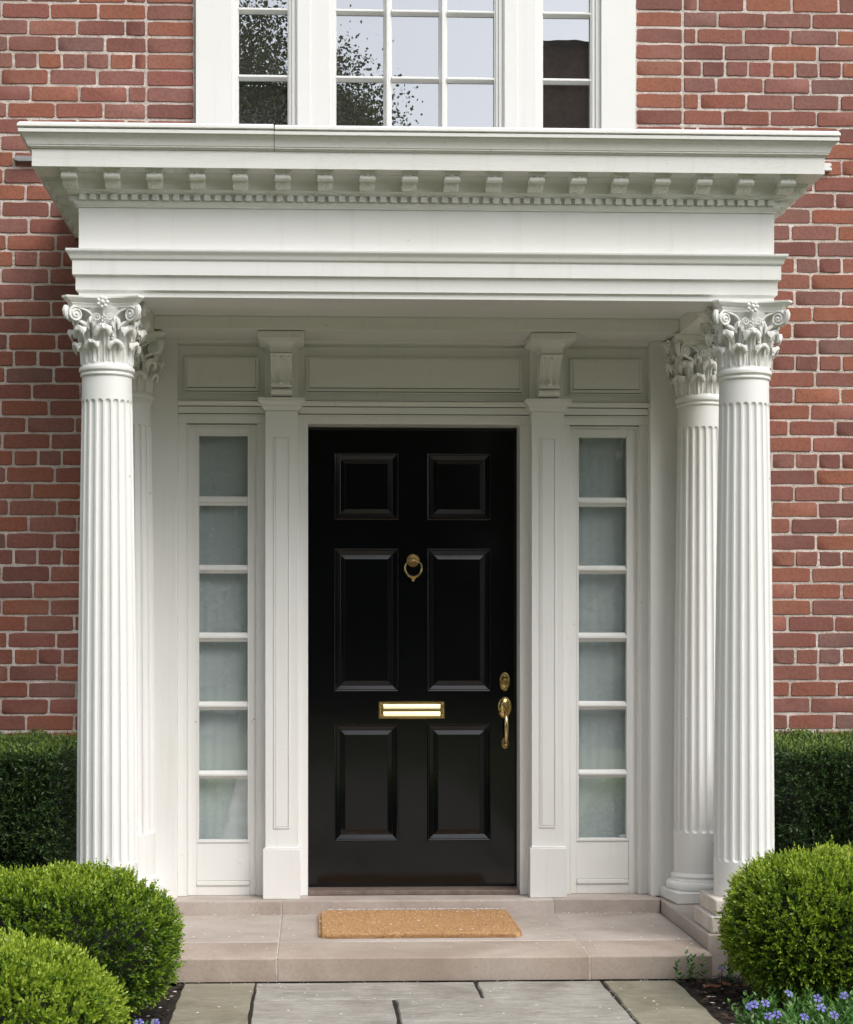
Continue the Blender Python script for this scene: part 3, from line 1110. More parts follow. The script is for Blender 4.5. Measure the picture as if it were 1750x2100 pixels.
# Corinthian capital, height .238, standing on the neck ring
def capital_mesh():
    m = MB()
    H = .238
    m.lathe([(.088, 0), (.090, .03), (.091, .09), (.095, .13), (.104, .165), (.118, .192), (.120, .198), (.10, .199)], 48)

    def leaf(phi, prof, W, wprof, ribs=3, th=.0035):
        nu, nv = 19, len(prof)
        outer = []
        inner = []
        for i, (r, z) in enumerate(prof):
            t = i / (nv - 1)
            w = W * wprof[i] * (1 + .07 * math.sin(i * 2.6))
            ro, ri = [], []
            for j in range(nu):
                u = -1 + 2 * j / (nu - 1)
                ang = phi + u * w / r * 1.0
                rib = (.0021 if t < .6 else .0012) * math.cos(u * PI * ribs * 1.0) + (.0042 * math.exp(-(u / .16) ** 2))
                droop = -.0032 * u * u * (1 + 1.2 * t * t) - (.006 * abs(u) ** 3 if t > .6 else 0)
                scal = .0016 * abs(math.sin(i * 1.9)) * abs(u) ** 3
                rr = r + rib * (.7 + .5 * (1 - t)) + droop * .6 + scal
                zz = z + (droop * 1.9 if t > .55 else droop * .4)
                ro.append((rr * math.sin(ang), -rr * math.cos(ang), zz))
                rr -= th
                ri.append((rr * math.sin(ang), -rr * math.cos(ang), zz - (.002 if t > .6 else 0)))
            outer.append(ro)
            inner.append(ri[::-1])
        R = [a + b for a, b in zip(outer, inner)]
        m.rings(R)

    def prof(Ht, r0, tip):
        d = tip - r0
        return [(r0, 0.0), (r0 + .03 * d, Ht * .2), (r0 + .07 * d, Ht * .4), (r0 + .13 * d, Ht * .58), (r0 + .24 * d, Ht * .75), (r0 + .42 * d, Ht * .89), (r0 + .62 * d, Ht * .97), (r0 + .80 * d, Ht), (r0 + .94 * d, Ht * .975), (r0 + d, Ht * .92), (r0 + .97 * d, Ht * .865), (r0 + .88 * d, Ht * .84)]
    wp = [.66, .80, .84, .80, .84, .92, 1.0, 1.06, 1.08, 1.04, .92, .70]
    for i in range(8):
        leaf((i + .5) * PI / 4, prof(.078, .0945, .131), .031, wp)
    for i in range(8):
        leaf(i * PI / 4, prof(.134, .0925, .146), .033, [.42, .50, .58, .64, .72, .84, .96, 1.04, 1.08, 1.04, .90, .66])
    for i in range(8):
        leaf((i + .5) * PI / 4, prof(.165, .0915, .130), .017, [.55, .5, .5, .5, .55, .75, 1.0, 1.15, 1.1, .95, .7, .45], 2, .003)
    for cnt, off, rt_, zt, w_ in ((8, .5, .1215, .0755, .017), (8, 0, .1360, .1300, .0195)):
        for i in range(cnt):
            for q in range(-3, 4):
                f_ = q / 3
                a_ = (i + off) * PI / 4 + f_ * w_ / rt_
                rr = rt_ + .006 * (1 - f_ * f_)
                m.ball((rr * math.sin(a_), -rr * math.cos(a_), zt - .0065 * f_ * f_), .0058, .9, .9, .95, 8, 5)
    for i in range(4):
        base = i * PI / 2
        ca, sa = math.cos(base), math.sin(base)
        def W(p):
            return Vector((p[0] * ca - p[1] * sa, p[0] * sa + p[1] * ca, p[2]))
        for sx in (-1, 1):
            a = math.radians(30)
            e1 = Vector((math.cos(a) * sx, -math.sin(a), 0))
            nrm = Vector((-sx * math.sin(a), -math.cos(a), 0))
            C = Vector((sx * .101, -.121, .172))
            pts = []
            rad = []
            # stem up from the calyx
            st = Vector((sx * .026, -.099, .112))
            r0 = .0265
            a0 = math.radians(128)
            s_end = C + e1 * (r0 * math.cos(a0)) + Vector((0, 0, r0 * math.sin(a0)))
            ctrl = Vector((sx * .036, -.106, .192))
            for t in np.linspace(0, 1, 9)[:-1]:
                pts.append(st * (1 - t) ** 2 + ctrl * 2 * t * (1 - t) + s_end * t * t)
                rad.append(.0062 - .0014 * t)
            T = 34
            for q in range(T + 1):
                t = q / T
                an = a0 - t * 2 * PI * 2.05
                r = r0 * (1 - t) ** .85 + .003
                pts.append(C + e1 * (r * math.cos(an)) + Vector((0, 0, r * math.sin(an))) + nrm * (.006 * t))
                rad.append(.0046 * (1 - .45 * t))
            m.tube([W(p) for p in pts], rad, 7)
            # backing scroll body
            R = []
            for off, rr in ((-.018, .021), (-.004, .0235), (-.001, .021), (.003, .006)):
                R.append([W(C + nrm * off + e1 * (rr * math.cos(q)) + Vector((0, 0, rr * math.sin(q)))) for q in np.linspace(0, 2 * PI, 19)[:-1]])
            m.rings(R)
            m.ball(W(C + nrm * .006), .0048)
            # web between stem and scroll
            m.tube([W(Vector((sx * .050, -.098, .125))), W(Vector((sx * .072, -.104, .140))), W(C - Vector((0, 0, .016)) - nrm * .012)], [.008, .008, .005], 6)
            # inner helix
            C2 = Vector((sx * .024, -.124, .160))
            pts = []
            rad = []
            st = Vector((sx * .040, -.100, .105))
            for t in np.linspace(0, 1, 7)[:-1]:
                pts.append(st.lerp(C2 + Vector((sx * .012, .0, .004)), t) + Vector((sx * .004 * math.sin(PI * t), -.002, 0)))
                rad.append(.0035)
            for q in range(25):
                t = q / 24
                an = (0 + t * 2 * PI * 1.6)
                r = .0125 * (1 - t) ** .8 + .002
                pts.append(C2 + Vector((sx * r * math.cos(an), -.003 * t, r * math.sin(an))))
                rad.append(.0030 * (1 - .4 * t))
            m.tube([W(p) for p in pts], rad, 6)
            # calyx stalk
            m.tube([W(Vector((sx * .036, -.088, .02))), W(Vector((sx * .036, -.094, .09))), W(Vector((sx * .034, -.101, .118)))], [.006, .0065, .009], 8)
            # little drops on the stalk
            for q in range(5):
                m.ball(W(Vector((sx * (.030 + .003 * (q % 2)), -.103 - .0012 * q, .086 + .010 * q))), .0040)
        # scroll edge at the corner
        K = Vector((.128, -.136, .174))
        m.tube([W(K + Vector((0, 0, .026))), W(K + Vector((.004, -.004, .012))), W(K + Vector((.002, -.002, -.004))), W(K + Vector((-.006, .006, -.020)))], [.010, .011, .0105, .007], 8)
        # flower on the abacus
        Cf = Vector((0, -.1365, .2135))
        m.ball(W(Cf + Vector((0, -.008, 0))), .0085)
        for q in range(7):
            an = 2 * PI * q / 7
            m.ball(W(Cf + Vector((  .0165 * math.cos(an), -.002, .0165 * math.sin(an)))), .0088, .9, .9, .9, 8, 6)
        m.tube([W(Vector((0, -.112, .150))), W(Vector((0, -.124, .180))), W(Vector((0, -.130, .205)))], [.005, .004, .006], 8)
        for q in range(5):
            m.ball(W(Vector((.004 * (-1) ** q, -.116 - .0015 * q, .142 + .006 * q))), .0045)

    # abacus with hollow sides and cut corners
    def aring(scale, z, cut=.020):
        pts = []
        for i in range(4):
            ca, sa = math.cos(i * PI / 2), math.sin(i * PI / 2)
            c = .152
            a = c - cut
            for t in np.linspace(-1, 1, 13):
                x = a * t
                y = -(.126 + (c - .126) * (t * t))
                x *= scale; y *= scale
                pts.append((x * ca - y * sa, x * sa + y * ca, z))
        return pts
    m.rings([aring(.80, .196), aring(.84, .199), aring(.855, .209), aring(.87, .2105), aring(.875, .2150), aring(.90, .217), aring(.935, .2225), aring(.985, .2290), aring(1.0, .231), aring(1.0, H)], True, True, True)
    return m.mesh('capital', PAINTC, 40)


CAPM = capital_mesh()
FZ = 2.2875
neck = MB().lathe([(.090, 2.238), (.0945, 2.2385), (.0985, 2.2405), (.1005, 2.2445), (.0995, 2.2495), (.0965, 2.2520), (.0965, 2.2545), (.100, 2.2560), (.1045, 2.2605), (.1055, 2.2665), (.1040, 2.2730), (.0985, 2.2775), (.0960, 2.2800), (.0945, 2.2872), (.085, 2.2875)], 64).mesh('neck_ring', PAINT, 35)
SHF = shaft_mesh(.274, 2.239, .408, 2.150, .1150, .0935, 'column')
SHR = shaft_mesh(.262, 2.239, .440, 2.150, .1110, .0935, 'column')
torus = [(.10, .1985), (.134, .1985), (.1395, .2030), (.1425, .2110), (.1425, .2200), (.1390, .2290), (.1330, .2345), (.1275, .2360), (.1275, .2405), (.1225, .2430), (.1205, .2475), (.1215, .2520), (.1235, .2535), (.1235, .2580), (.1180, .2600), (.1130, .2680), (.108, .275), (.10, .276)]
RTm = MB().lathe(torus, 64).mesh('column_base', PAINT, 35)
MBP = MB().box(-.145, .145, -.145, .145, .1515, .1983)
for i, (x, y, rear) in enumerate([(-1.212, -.918, 0), (1.216, -.918, 0), (-1.208, -.165, 1), (1.208, -.165, 1)]):
    col = link('column', SHR if rear else SHF, house, (x, y, 0))
    lean = (0, 0, 0)
    link('capital', CAPM, col, (0, 0, FZ))
    link('neck_ring', neck, col, (0, 0, 0))
    if rear:
        link('column_base', RTm, col)
        p = link('base_plinth', MBP.mesh('base_plinth', PAINT, 35), col)
        b = p.modifiers.new('bevel', 'BEVEL'); b.width = .004; b.segments = 2
        col.rotation_euler = (0, 0, .1)
    else:
        for (h, z0, z1) in ((.160, .1508, .2125), (.141, .2130, .2735)):
            p = MB().box(-h, h, -h, h, z0, z1).build('base_block', BLOCK, col, bevel=.005)

# ------------------------------------------------------------------ upstairs window
WZ0, WZ1 = 3.36, 4.62
m = MB()
OX = .010
m.box(-.947 + OX, -.792 + OX, -.028, .06, WZ0, WZ1)
m.box(.808, .947 + OX, -.028, .06, WZ0, WZ1)
m.box(-.792 + OX, .808, -.028, .06, 4.54, WZ1)
m.box(-.792 + OX, .808, -.028, .06, WZ0, 3.375)
win = m.build('window', PAINT, house, bevel=.002, label='white framed three part window above the portico')
for a, b in ((-.507, -.365), (.385, .527)):
    MB().box(a, b, -.022, .06, 3.3755, 4.5395).build('mullion', PAINT, win, bevel=.002)
    c = (a + b) / 2
    MB().box(c - .0665, c - .0105, -.0265, -.0215, 3.376, 4.539).build('mullion_board', PAINT, win, bevel=.0015)
# stepped sash stiles beside every light
def strip(x0, x1, y):
    return MB().box(x0, x1, y, .06, 3.3757, 4.5393)
LIGHTS = [(-.7545, -.5440, 1), (-.3345, .3485, 3), (.5600, .7665, 1)]
edges = [(-.782, -.507), (-.365, .385), (.527, .808)]
rows = [(3.400, 3.664), (3.688, 3.9525), (3.977, 4.2415), (4.266, 4.530)]
for (x0, x1, nc), (e0, e1) in zip(LIGHTS, edges):
    m = MB()
    for a, b, ya in ((e0 + .0002, (e0 + x0) / 2, -.010), ((e0 + x0) / 2, x0 - .0062, -.002), (x1 + .0062, (x1 + e1) / 2, -.002), ((x1 + e1) / 2, e1 - .0002, -.010)):
        m.box(a, b, ya, .06, 3.3757, 4.5393)
    m.box(x0 - .006, x1 + .006, -.002, .06, 3.3757, 3.394)
    m.box(x0 - .006, x1 + .006, -.002, .06, 4.536, 4.5393)
    sash = m.build('sash', PAINT, win, bevel=.0015)
    m = MB()
    m.box(x0 - .006, x0, .004, .05, 3.394, 4.536)
    m.box(x1, x1 + .006, .004, .05, 3.394, 4.536)
    m.build('glazing_bead', PAINT, win, bevel=.001)
    pw = ((x1 - x0) - (nc - 1) * .0365) / nc
    for zi in range(3):
        z0 = rows[zi][1]
        z1 = rows[zi + 1][0]
        zc, h = (z0 + z1) / 2, (z1 - z0) / 2
        for q in range(nc):
            a = x0 + q * (pw + .0365)
            MB().extr([(.04, zc - h), (.020, zc - h), (.008, zc - h * .4), (0, zc - h * .25), (0, zc + h * .25), (.008, zc + h * .4), (.020, zc + h), (.04, zc + h)], 'x', a + .0002, a + pw - .0002).build('glazing_bar', PAINT, win)
    for q in range(nc - 1):
        a = x0 + pw + q * (pw + .0365)
        MB().extr([(a, .04), (a, .020), (a + .010, .006), (a + .0135, -.002), (a + .023, -.002), (a + .0265, .006), (a + .0365, .020), (a + .0365, .04)], 'z', 3.3945, 4.5355).build('glazing_bar', PAINT, win)
    for q in range(nc):
        for (z0, z1) in rows:
            a = x0 + q * (pw + .0365)
            pm = MB().box(-pw / 2, pw / 2, -.0015, .0015, -(z1 - z0) / 2 - .002, (z1 - z0) / 2 + .002)
            o = pm.build('pane', GLASSU, win, smooth=0, loc=(a + pw / 2, .031, (z0 + z1) / 2))
            o.rotation_euler = (random.uniform(-.0012, .0012), 0, random.uniform(-.0015, .0015))
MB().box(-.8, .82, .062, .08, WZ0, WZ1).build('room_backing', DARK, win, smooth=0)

# small flashing stubs where the portico meets the brickwork
MB().extr([(-1.715, 3.302), (-1.700, 3.316), (-1.44, 3.312), (-1.44, 3.296), (-1.69, 3.294)], 'y', -.03, .004).build('flashing_stub', GREYMETAL, house)
MB().extr([(1.50, 3.290), (1.815, 3.290), (1.815, 3.300), (1.805, 3.305), (1.815, 3.312), (1.81, 3.322), (1.50, 3.322)], 'y', -.025, .004).build('flashing_stub', SILLPAINT, house)

# ------------------------------------------------------------------ foliage
def unit(a):
    return a / np.maximum(1e-9, np.linalg.norm(a, axis=-1, keepdims=True))


def leaves(P, D, L, Wd, fold=.25, rng=RNG, droop=0):
    """P base points (N,3), D directions (N,3), L lengths (N,), Wd half widths -> (N,4,3) folded diamonds"""
    N = len(P)
    rnd = unit(rng.normal(size=(N, 3)))
    side = unit(np.cross(D, rnd))
    up = np.cross(side, D)
    mid = P + D * (L * .48)[:, None]
    a = mid + side * Wd[:, None] + up * (Wd * fold)[:, None]
    b = mid - side * Wd[:, None] + up * (Wd * fold)[:, None]
    tip = P + D * L[:, None] - up * (L * droop)[:, None]
    return np.stack([P, a, tip, b], axis=1)


def superell(N, A, n, rng, zmin=-.5):
    """points and normals on a superellipsoid with half axes A"""
    d = unit(rng.normal(size=(N * 2, 3)))
    d = d[d[:, 2] > zmin][:N]
    q = (np.abs(d[:, 0] / A[0]) ** n + np.abs(d[:, 1] / A[1]) ** n + np.abs(d[:, 2] / A[2]) ** n) ** (-1 / n)
    P = d * q[:, None]
    nr = np.sign(P) * np.abs(P / np.array(A)) ** (n - 1) / np.array(A)
    return P, unit(nr)


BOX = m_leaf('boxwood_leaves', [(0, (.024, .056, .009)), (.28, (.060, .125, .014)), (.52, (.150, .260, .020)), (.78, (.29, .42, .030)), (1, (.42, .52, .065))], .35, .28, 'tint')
TWIG = m_simple('dark_twigs', (.016, .018, .009), .9, 0, 40, .4)


def boxwood(cx, cy, A, label, seed, bright=0., N=10500):
    rng = np.random.default_rng(seed)
    h = A[2]
    root = empty('boxwood_shrub', (cx, cy, 0), label=label, cat='shrub', group='clipped boxwood balls beside the path')
    P, nr = superell(N, A, 2.5, rng, -.75)
    # clumpy outline
    lump = np.array([noise.noise(Vector(p * 8 + seed)) * .022 + noise.noise(Vector(p * 26 + seed)) * .014 for p in P])
    depth = np.abs(rng.normal(size=len(P))) * .020
    keep = np.array([noise.noise(Vector(p * 34 + seed * 3)) for p in P])
    depth += np.where(keep < -.20, .036, 0)
    stray = np.where(rng.uniform(size=len(P)) < .05, rng.uniform(.005, .028, size=len(P)), 0)
    patch = np.array([noise.noise(Vector(p * 5.5 + seed * 7)) + .6 * noise.noise(Vector(p * 17 + seed)) for p in P])
    P = P + nr * (lump - depth + stray)[:, None]
    P[:, 2] += h * .98 + .02
    K = 9
    pts = []; dirs = []; tints = []; Ls = []
    ax = unit(nr + rng.normal(size=nr.shape) * .35 + np.array([0, 0, .25]))
    slen = rng.uniform(.022, .040, size=len(P))
    shade = rng.uniform(0, 1, size=len(P))
    for k in range(K):
        t = (k // 2) / 4
        base = P + ax * (slen * t)[:, None]
        rd = unit(rng.normal(size=P.shape))
        rd = unit(rd - ax * np.sum(rd * ax, axis=1)[:, None])
        out = .9 - .75 * t
        d = unit(ax * (1 - out * .65) + rd * out)
        pts.append(base); dirs.append(d)
        Ls.append(rng.uniform(.0115, .0175, size=len(P)) * (1 - .25 * t))
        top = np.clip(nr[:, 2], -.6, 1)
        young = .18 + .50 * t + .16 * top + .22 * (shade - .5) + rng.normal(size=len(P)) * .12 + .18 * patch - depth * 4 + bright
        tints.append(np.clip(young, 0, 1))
    P_ = np.concatenate(pts); D_ = np.concatenate(dirs); L_ = np.concatenate(Ls); T_ = np.concatenate(tints)
    ok = P_[:, 2] > .02
    P_, D_, L_, T_ = P_[ok], D_[ok], L_[ok], T_[ok]
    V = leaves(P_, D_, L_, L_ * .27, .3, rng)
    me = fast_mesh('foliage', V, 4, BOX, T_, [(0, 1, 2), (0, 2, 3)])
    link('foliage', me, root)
    core = MB()
    R = []
    nn = 28
    for i in range(15):
        th = PI * (i + .01) / 14.02
        ring = []
        for j in range(nn):
            ph = 2 * PI * j / nn
            d = Vector((math.sin(th) * math.cos(ph), math.sin(th) * math.sin(ph), -math.cos(th)))
            q = (abs(d.x / A[0]) ** 2.5 + abs(d.y / A[1]) ** 2.5 + abs(d.z / A[2]) ** 2.5) ** (-1 / 2.5)
            p = d * (q * .76 * (1 + .05 * noise.noise(d * 6)))
            ring.append((p.x, p.y, max(.0, p.z + h * .98 + .02)))
        R.append(ring)
    core.rings(R)
    core.build('twigs', TWIG, root)
    return root


boxwood(-1.285, -1.80, (.392, .345, .226), 'dark bright-tipped boxwood ball in front of the left column', 5, .03)
boxwood(-1.285, -3.22, (.362, .36, .224), 'yellow green boxwood ball cut off by the bottom left corner, nearest the viewer', 9, .17)
boxwood(1.360, -1.60, (.348, .330, .236), 'boxwood ball in front of the right column behind the periwinkle', 13, .13)

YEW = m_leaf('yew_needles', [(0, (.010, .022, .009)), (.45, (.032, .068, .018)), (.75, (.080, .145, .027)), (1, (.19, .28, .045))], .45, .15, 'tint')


def yew(x0, x1, label, seed):
    rng = np.random.default_rng(seed)
    root = empty('yew_hedge', ((x0 + x1) / 2, -.5, 0), label=label, cat='hedge', group='dark clipped hedges below the brick wall')
    y0, y1, h = -.93, -.06, .808
    N = 17000
    f = rng.uniform(size=N) < .55
    xs_ = rng.uniform(x0, x1, N)
    P = np.zeros((N, 3)); nr = np.zeros((N, 3))
    P[:, 0] = xs_
    P[f, 1] = y0; P[f, 2] = rng.uniform(.0, h, f.sum()); nr[f] = (0, -1, .1)
    g_ = ~f
    P[g_, 1] = rng.uniform(y0, y1, g_.sum()); P[g_, 2] = h; nr[g_] = (0, 0, 1)
    e = rng.uniform(size=N) < .12   # the end facing the porch
    xe = x0 if x0 > 0 else x1
    P[e, 0] = xe; P[e, 1] = rng.uniform(y0, y1, e.sum()); P[e, 2] = rng.uniform(0, h, e.sum()); nr[e] = (-1 if x0 > 0 else 1, 0, 0)
    lump = np.array([noise.noise(Vector(p * 7)) * .034 + noise.noise(Vector(p * 23)) * .026 for p in P])
    dep = np.abs(rng.normal(size=N)) * .022
    # rounded top front edge
    nr = unit(nr)
    P = P + nr * (lump - dep)[:, None]
    edge = np.clip((P[:, 2] - (h - .06)) / .06, 0, 1) * np.clip(((y0 + .06) - P[:, 1]) / .06, 0, 1)
    P[:, 2] -= edge * .018; P[:, 1] += edge * .018
    P[:, 0] -= root.location.x; P[:, 1] -= root.location.y
    ax = unit(nr + rng.normal(size=nr.shape) * .5 + np.array([0, 0, .45]))
    pts, dirs, ts, Ls = [], [], [], []
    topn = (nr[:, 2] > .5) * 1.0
    side = unit(np.cross(ax, unit(rng.normal(size=ax.shape))))
    for k in range(9):
        t = k / 8
        base = P + ax * (.045 * t)
        sgn = 1 if k % 2 else -1
        d = unit(ax * .75 + side * sgn * .8 + rng.normal(size=ax.shape) * .18)
        if k == 8: d = ax
        pts.append(base); dirs.append(d); Ls.append(rng.uniform(.013, .020, N))
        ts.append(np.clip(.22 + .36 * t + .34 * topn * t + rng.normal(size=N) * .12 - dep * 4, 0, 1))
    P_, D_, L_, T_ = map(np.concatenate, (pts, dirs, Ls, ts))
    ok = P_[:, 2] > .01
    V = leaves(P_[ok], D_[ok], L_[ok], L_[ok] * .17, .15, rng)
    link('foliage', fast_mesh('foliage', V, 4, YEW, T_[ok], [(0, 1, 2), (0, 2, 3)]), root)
    m = MB().box(x0 - root.location.x + .03, x1 - root.location.x - .03, y0 + .045 + .5, y1 + .5, 0, h - .05)
    m.build('twigs', TWIG, root, bevel=.03)
    return root


yew(-2.55, -1.40, 'dark yew hedge against the bricks left of the portico', 21)
yew(1.40, 2.75, 'dark yew hedge against the bricks right of the portico', 22)

# periwinkle ground cover with violet flowers
PERI = m_leaf('periwinkle_leaves', [(0, (.030, .085, .016)), (.5, (.060, .160, .028)), (.85, (.105, .240, .050)), (1, (.20, .33, .09))], .28, .25, 'tint')
VIO = m_leaf('violet_petals', [(0, (.15, .13, .50)), (.5, (.22, .20, .62)), (1, (.33, .33, .74))], .6, .3, 'tint')


def periwinkle(spots, name, seed, fl=None, **kw):
    rng = np.random.default_rng(seed)
    pts, dirs, Ls, ts = [], [], [], []
    for (x, y, hh) in spots:
        az = rng.uniform(0, 2 * PI)
        lean = np.array([math.cos(az), math.sin(az), 0]) * rng.uniform(.1, .8)
        ax = unit(np.array([0, 0, 1.]) + lean)
        n = int(hh / .016) + 2
        for k in range(n):
            t = k / (n - 1)
            b = np.array([x, y, 0.]) + ax * (hh * t)
            a2 = k * 1.57 + az
            for sg in (0, PI):
                d = unit(np.array([math.cos(a2 + sg), math.sin(a2 + sg), .35 + .9 * t]))
                pts.append(b); dirs.append(d); Ls.append(rng.uniform(.026, .040) * (1.0 - .35 * t)); ts.append(np.clip(.30 + .5 * t + rng.normal() * .15, 0, 1))
    P_, D_, L_, T_ = np.array(pts), np.array(dirs), np.array(Ls), np.array(ts)
    # six-vertex leaves
    N = len(P_)
    rnd = np.tile(np.array([0, 0, 1.]), (N, 1)) + rng.normal(size=(N, 3)) * .3
    side = unit(np.cross(D_, rnd)); up = np.cross(side, D_)
    w = L_ * .20
    def at(t, s_, u):
        return P_ + D_ * (L_ * t)[:, None] + side * (w * s_)[:, None] + up * (L_ * u)[:, None]
    V = np.stack([at(0, 0, 0), at(.32, 1, .06), at(.68, .85, .05), at(1, 0, -.08), at(.68, -.85, .05), at(.32, -1, .06), at(.35, 0, .0), at(.7, 0, -.01)], axis=1)
    me = fast_mesh(name, V, 8, PERI, T_, [(0, 1, 6), (1, 2, 7, 6), (2, 3, 7), (0, 6, 5), (6, 7, 4, 5), (7, 3, 4)])
    return link(name, me, **kw)


rngp = random.Random(5)
spots = []
for _ in range(640):
    x = rngp.uniform(.92, 1.75)
    y = rngp.uniform(-2.75, -1.86)
    if x < .945 + .03 * math.sin(y * 19) + max(0, y + 2.02) * .9: continue
    spots.append((x, y, rngp.uniform(.055, .120)))
periwinkle(spots, 'periwinkle_ground_cover', 3, kind='stuff', label='low glossy green periwinkle leaves carpeting the right bed', cat='ground cover')


def flower(name, x, y, z, tilt, seed, label):
    rng = random.Random(seed)
    V = []
    T = []
    nrm = Vector((tilt[0], tilt[1], 1)).normalized()
    q = nrm.to_track_quat('Z', 'Y')
    for k in range(5):
        a = 2 * PI * k / 5 + rng.uniform(-.1, .1)
        def pt(r, da, h=0):
            return q @ Vector((r * math.cos(a + da), r * math.sin(a + da), h))
        R = .0150
        V.append([pt(.002, 0), pt(R * .7, -.42, .003), pt(R, -.40, .001), pt(R * 1.02, .22, .0), pt(R * .75, .46, .003)])
        T.append(rng.uniform(.2, .9))
    me = fast_mesh(name, np.array([[tuple(p) for p in f] for f in V]), 5, VIO, np.array(T))
    root = link(name, me, None, (x, y, z), label=label, cat='flower', group='violet periwinkle flowers')
    MB().tube([(0, 0, -z * .8), (0, 0, -.001)], .0012, 5).build('flower_stem', TWIG, root)
    return root


def gz(px, py, Y):   # metres on the plane y=Y, measured off the photograph once
    th = math.atan(.0389)
    a = (px - 645 - 3700 * .0389) / 3700; b = (1320 - py) / 3700; dy = Y - CAM.y
    dx = (a * dy * math.cos(th) + dy * math.sin(th)) / (math.cos(th) - a * math.sin(th))
    return CAM.x + dx, CAM.z + b * (dx * math.sin(th) + dy * math.cos(th))


FL = [(0.925, -2.267, 0.125, (0.1, -0.9), 'violet periwinkle flower at the left tip of the right bed patch'),
      (0.905, -2.29, 0.125, (-0.5, -0.8), 'half turned violet flower overhanging the mulch at the left tip of the patch'),
      (0.963, -2.252, 0.125, (0.2, -0.9), 'violet flower second from the left cluster of the right bed patch'),
      (0.956, -2.418, 0.125, (-0.3, -0.9), 'deep violet flower low at the bottom edge in the right bed'),
      (1.146, -2.177, 0.125, (0.1, -1.2), 'upper flower of the tall pair in the right bed'),
      (1.116, -2.325, 0.125, (-0.1, -1.1), 'lower flower of the tall pair in the right bed'),
      (1.076, -2.1, 0.125, (0.5, -0.7), 'small violet flower just below the right boxwood ball'),
      (1.028, -2.459, 0.125, (0.3, -0.8), 'violet flower cut by the bottom edge below the tall pair'),
      (0.925, -2.44, 0.125, (-0.2, -0.8), 'violet flower cut by the bottom edge near the path'),
      (1.241, -2.139, 0.125, (-0.4, -0.8), 'violet flower at the far right under the boxwood'),
      (1.125, -2.431, 0.125, (0.2, -0.9), 'violet flower in the bottom right corner'),
      (1.011, -1.441, 0.09, (-0.3, -0.9), 'lone violet flower between the stone step and the right boxwood')]
for i, (x, y, z, tl, lab) in enumerate(FL):
    flower('violet_flower', x, y, z, tl, i, lab)
for i, (x, y, z, tl, lab) in enumerate([(-.965, -2.22, .075, (.2, -.9), 'violet flower peeping out under the left boxwood balls, left one'),
                                       (-.918, -2.20, .070, (-.2, -.9), 'violet flower under the left boxwood balls, nearer the path')]):
    flower('violet_flower', x, y, z, tl, 40 + i, lab)
periwinkle([(-.97, -2.15, .07), (-.93, -2.22, .065), (-.91, -2.12, .06), (-.99, -2.25, .06), (-.93, -2.3, .05)], 'periwinkle_plant', 8, label='small periwinkle plant under the left boxwood balls beside the path', cat='plant')
periwinkle([(.93, -1.235, .095), (.965, -1.25, .11), (1.0, -1.22, .10), (.90, -1.25, .07)], 'periwinkle_plant', 9, label='small green periwinkle plant in front of the right end of the stone step', cat='plant')
periwinkle([(1.07, -1.25, .09), (1.10, -1.22, .08), (1.09, -1.26, .07)], 'periwinkle_plant', 10, label='small periwinkle plant squeezed between the step corner and the right boxwood', cat='plant')

# brown fallen leaves and white petals
DLEAF = m_simple('dry_brown_leaf', (.26, .10, .05), .8, 0, 50, .4, .3)
for i, (x, y, r, a) in enumerate([(.985, -1.42, .045, .4), (1.04, -1.36, .035, 2), (1.075, -1.95, .035, 1), (1.09, -1.40, .03, 3), (1.055, -2.12, .028, 4), (-.945, -2.28, .03, 1)]):
    pts = [(-1, 0, 0), (-.5, .45, .1), (0, .55, .22), (.55, .38, .12), (1, 0, .05), (.5, -.42, .15), (0, -.5, .05), (-.5, -.38, .18)]
    ca, sa = math.cos(a), math.sin(a)
    V = [(r * (p[0] * ca - p[1] * sa), r * (p[0] * sa + p[1] * ca), r * (p[2] + .1)) for p in pts]
    V.append((0, 0, r * .06))
    F = [(i_, (i_ + 1) % 8, 8) for i_ in range(8)]
    labs = ['large reddish brown dry leaf on the mulch nearest the step corner', 'curled brown dry leaf on the mulch under the right boxwood',
            'brown dry leaf on the mulch beside the periwinkle patch', 'small brown dry leaf tucked below the right boxwood ball',
            'brown dry leaf on the mulch at the bottom edge right of the path', 'brown dry leaf on the mulch left of the path']
    o = MB().add(V, F).build('dry_leaf', DLEAF, None, loc=(x, y, .012), smooth=0, label=labs[i], cat='leaf', group='dry leaves on the mulch')

PETAL = m_simple('white_petals', (.84, .81, .76), .7)
rg = np.random.default_rng(77)


def scatter(n, fx, size):
    out = []
    for _ in range(n):
        x, y, z = fx()
        s_ = size * rg.uniform(.6, 1.4)
        a = rg.uniform(0, 2 * PI)
        tz = rg.uniform(-.4, .4, 4)
        out.append([(x + s_ * math.cos(a + k * PI / 2) * (1 if k % 2 else .7), y + s_ * math.sin(a + k * PI / 2) * (1 if k % 2 else .7), z + .0015 + s_ * .35 * abs(tz[k])) for k in range(4)])
    return out


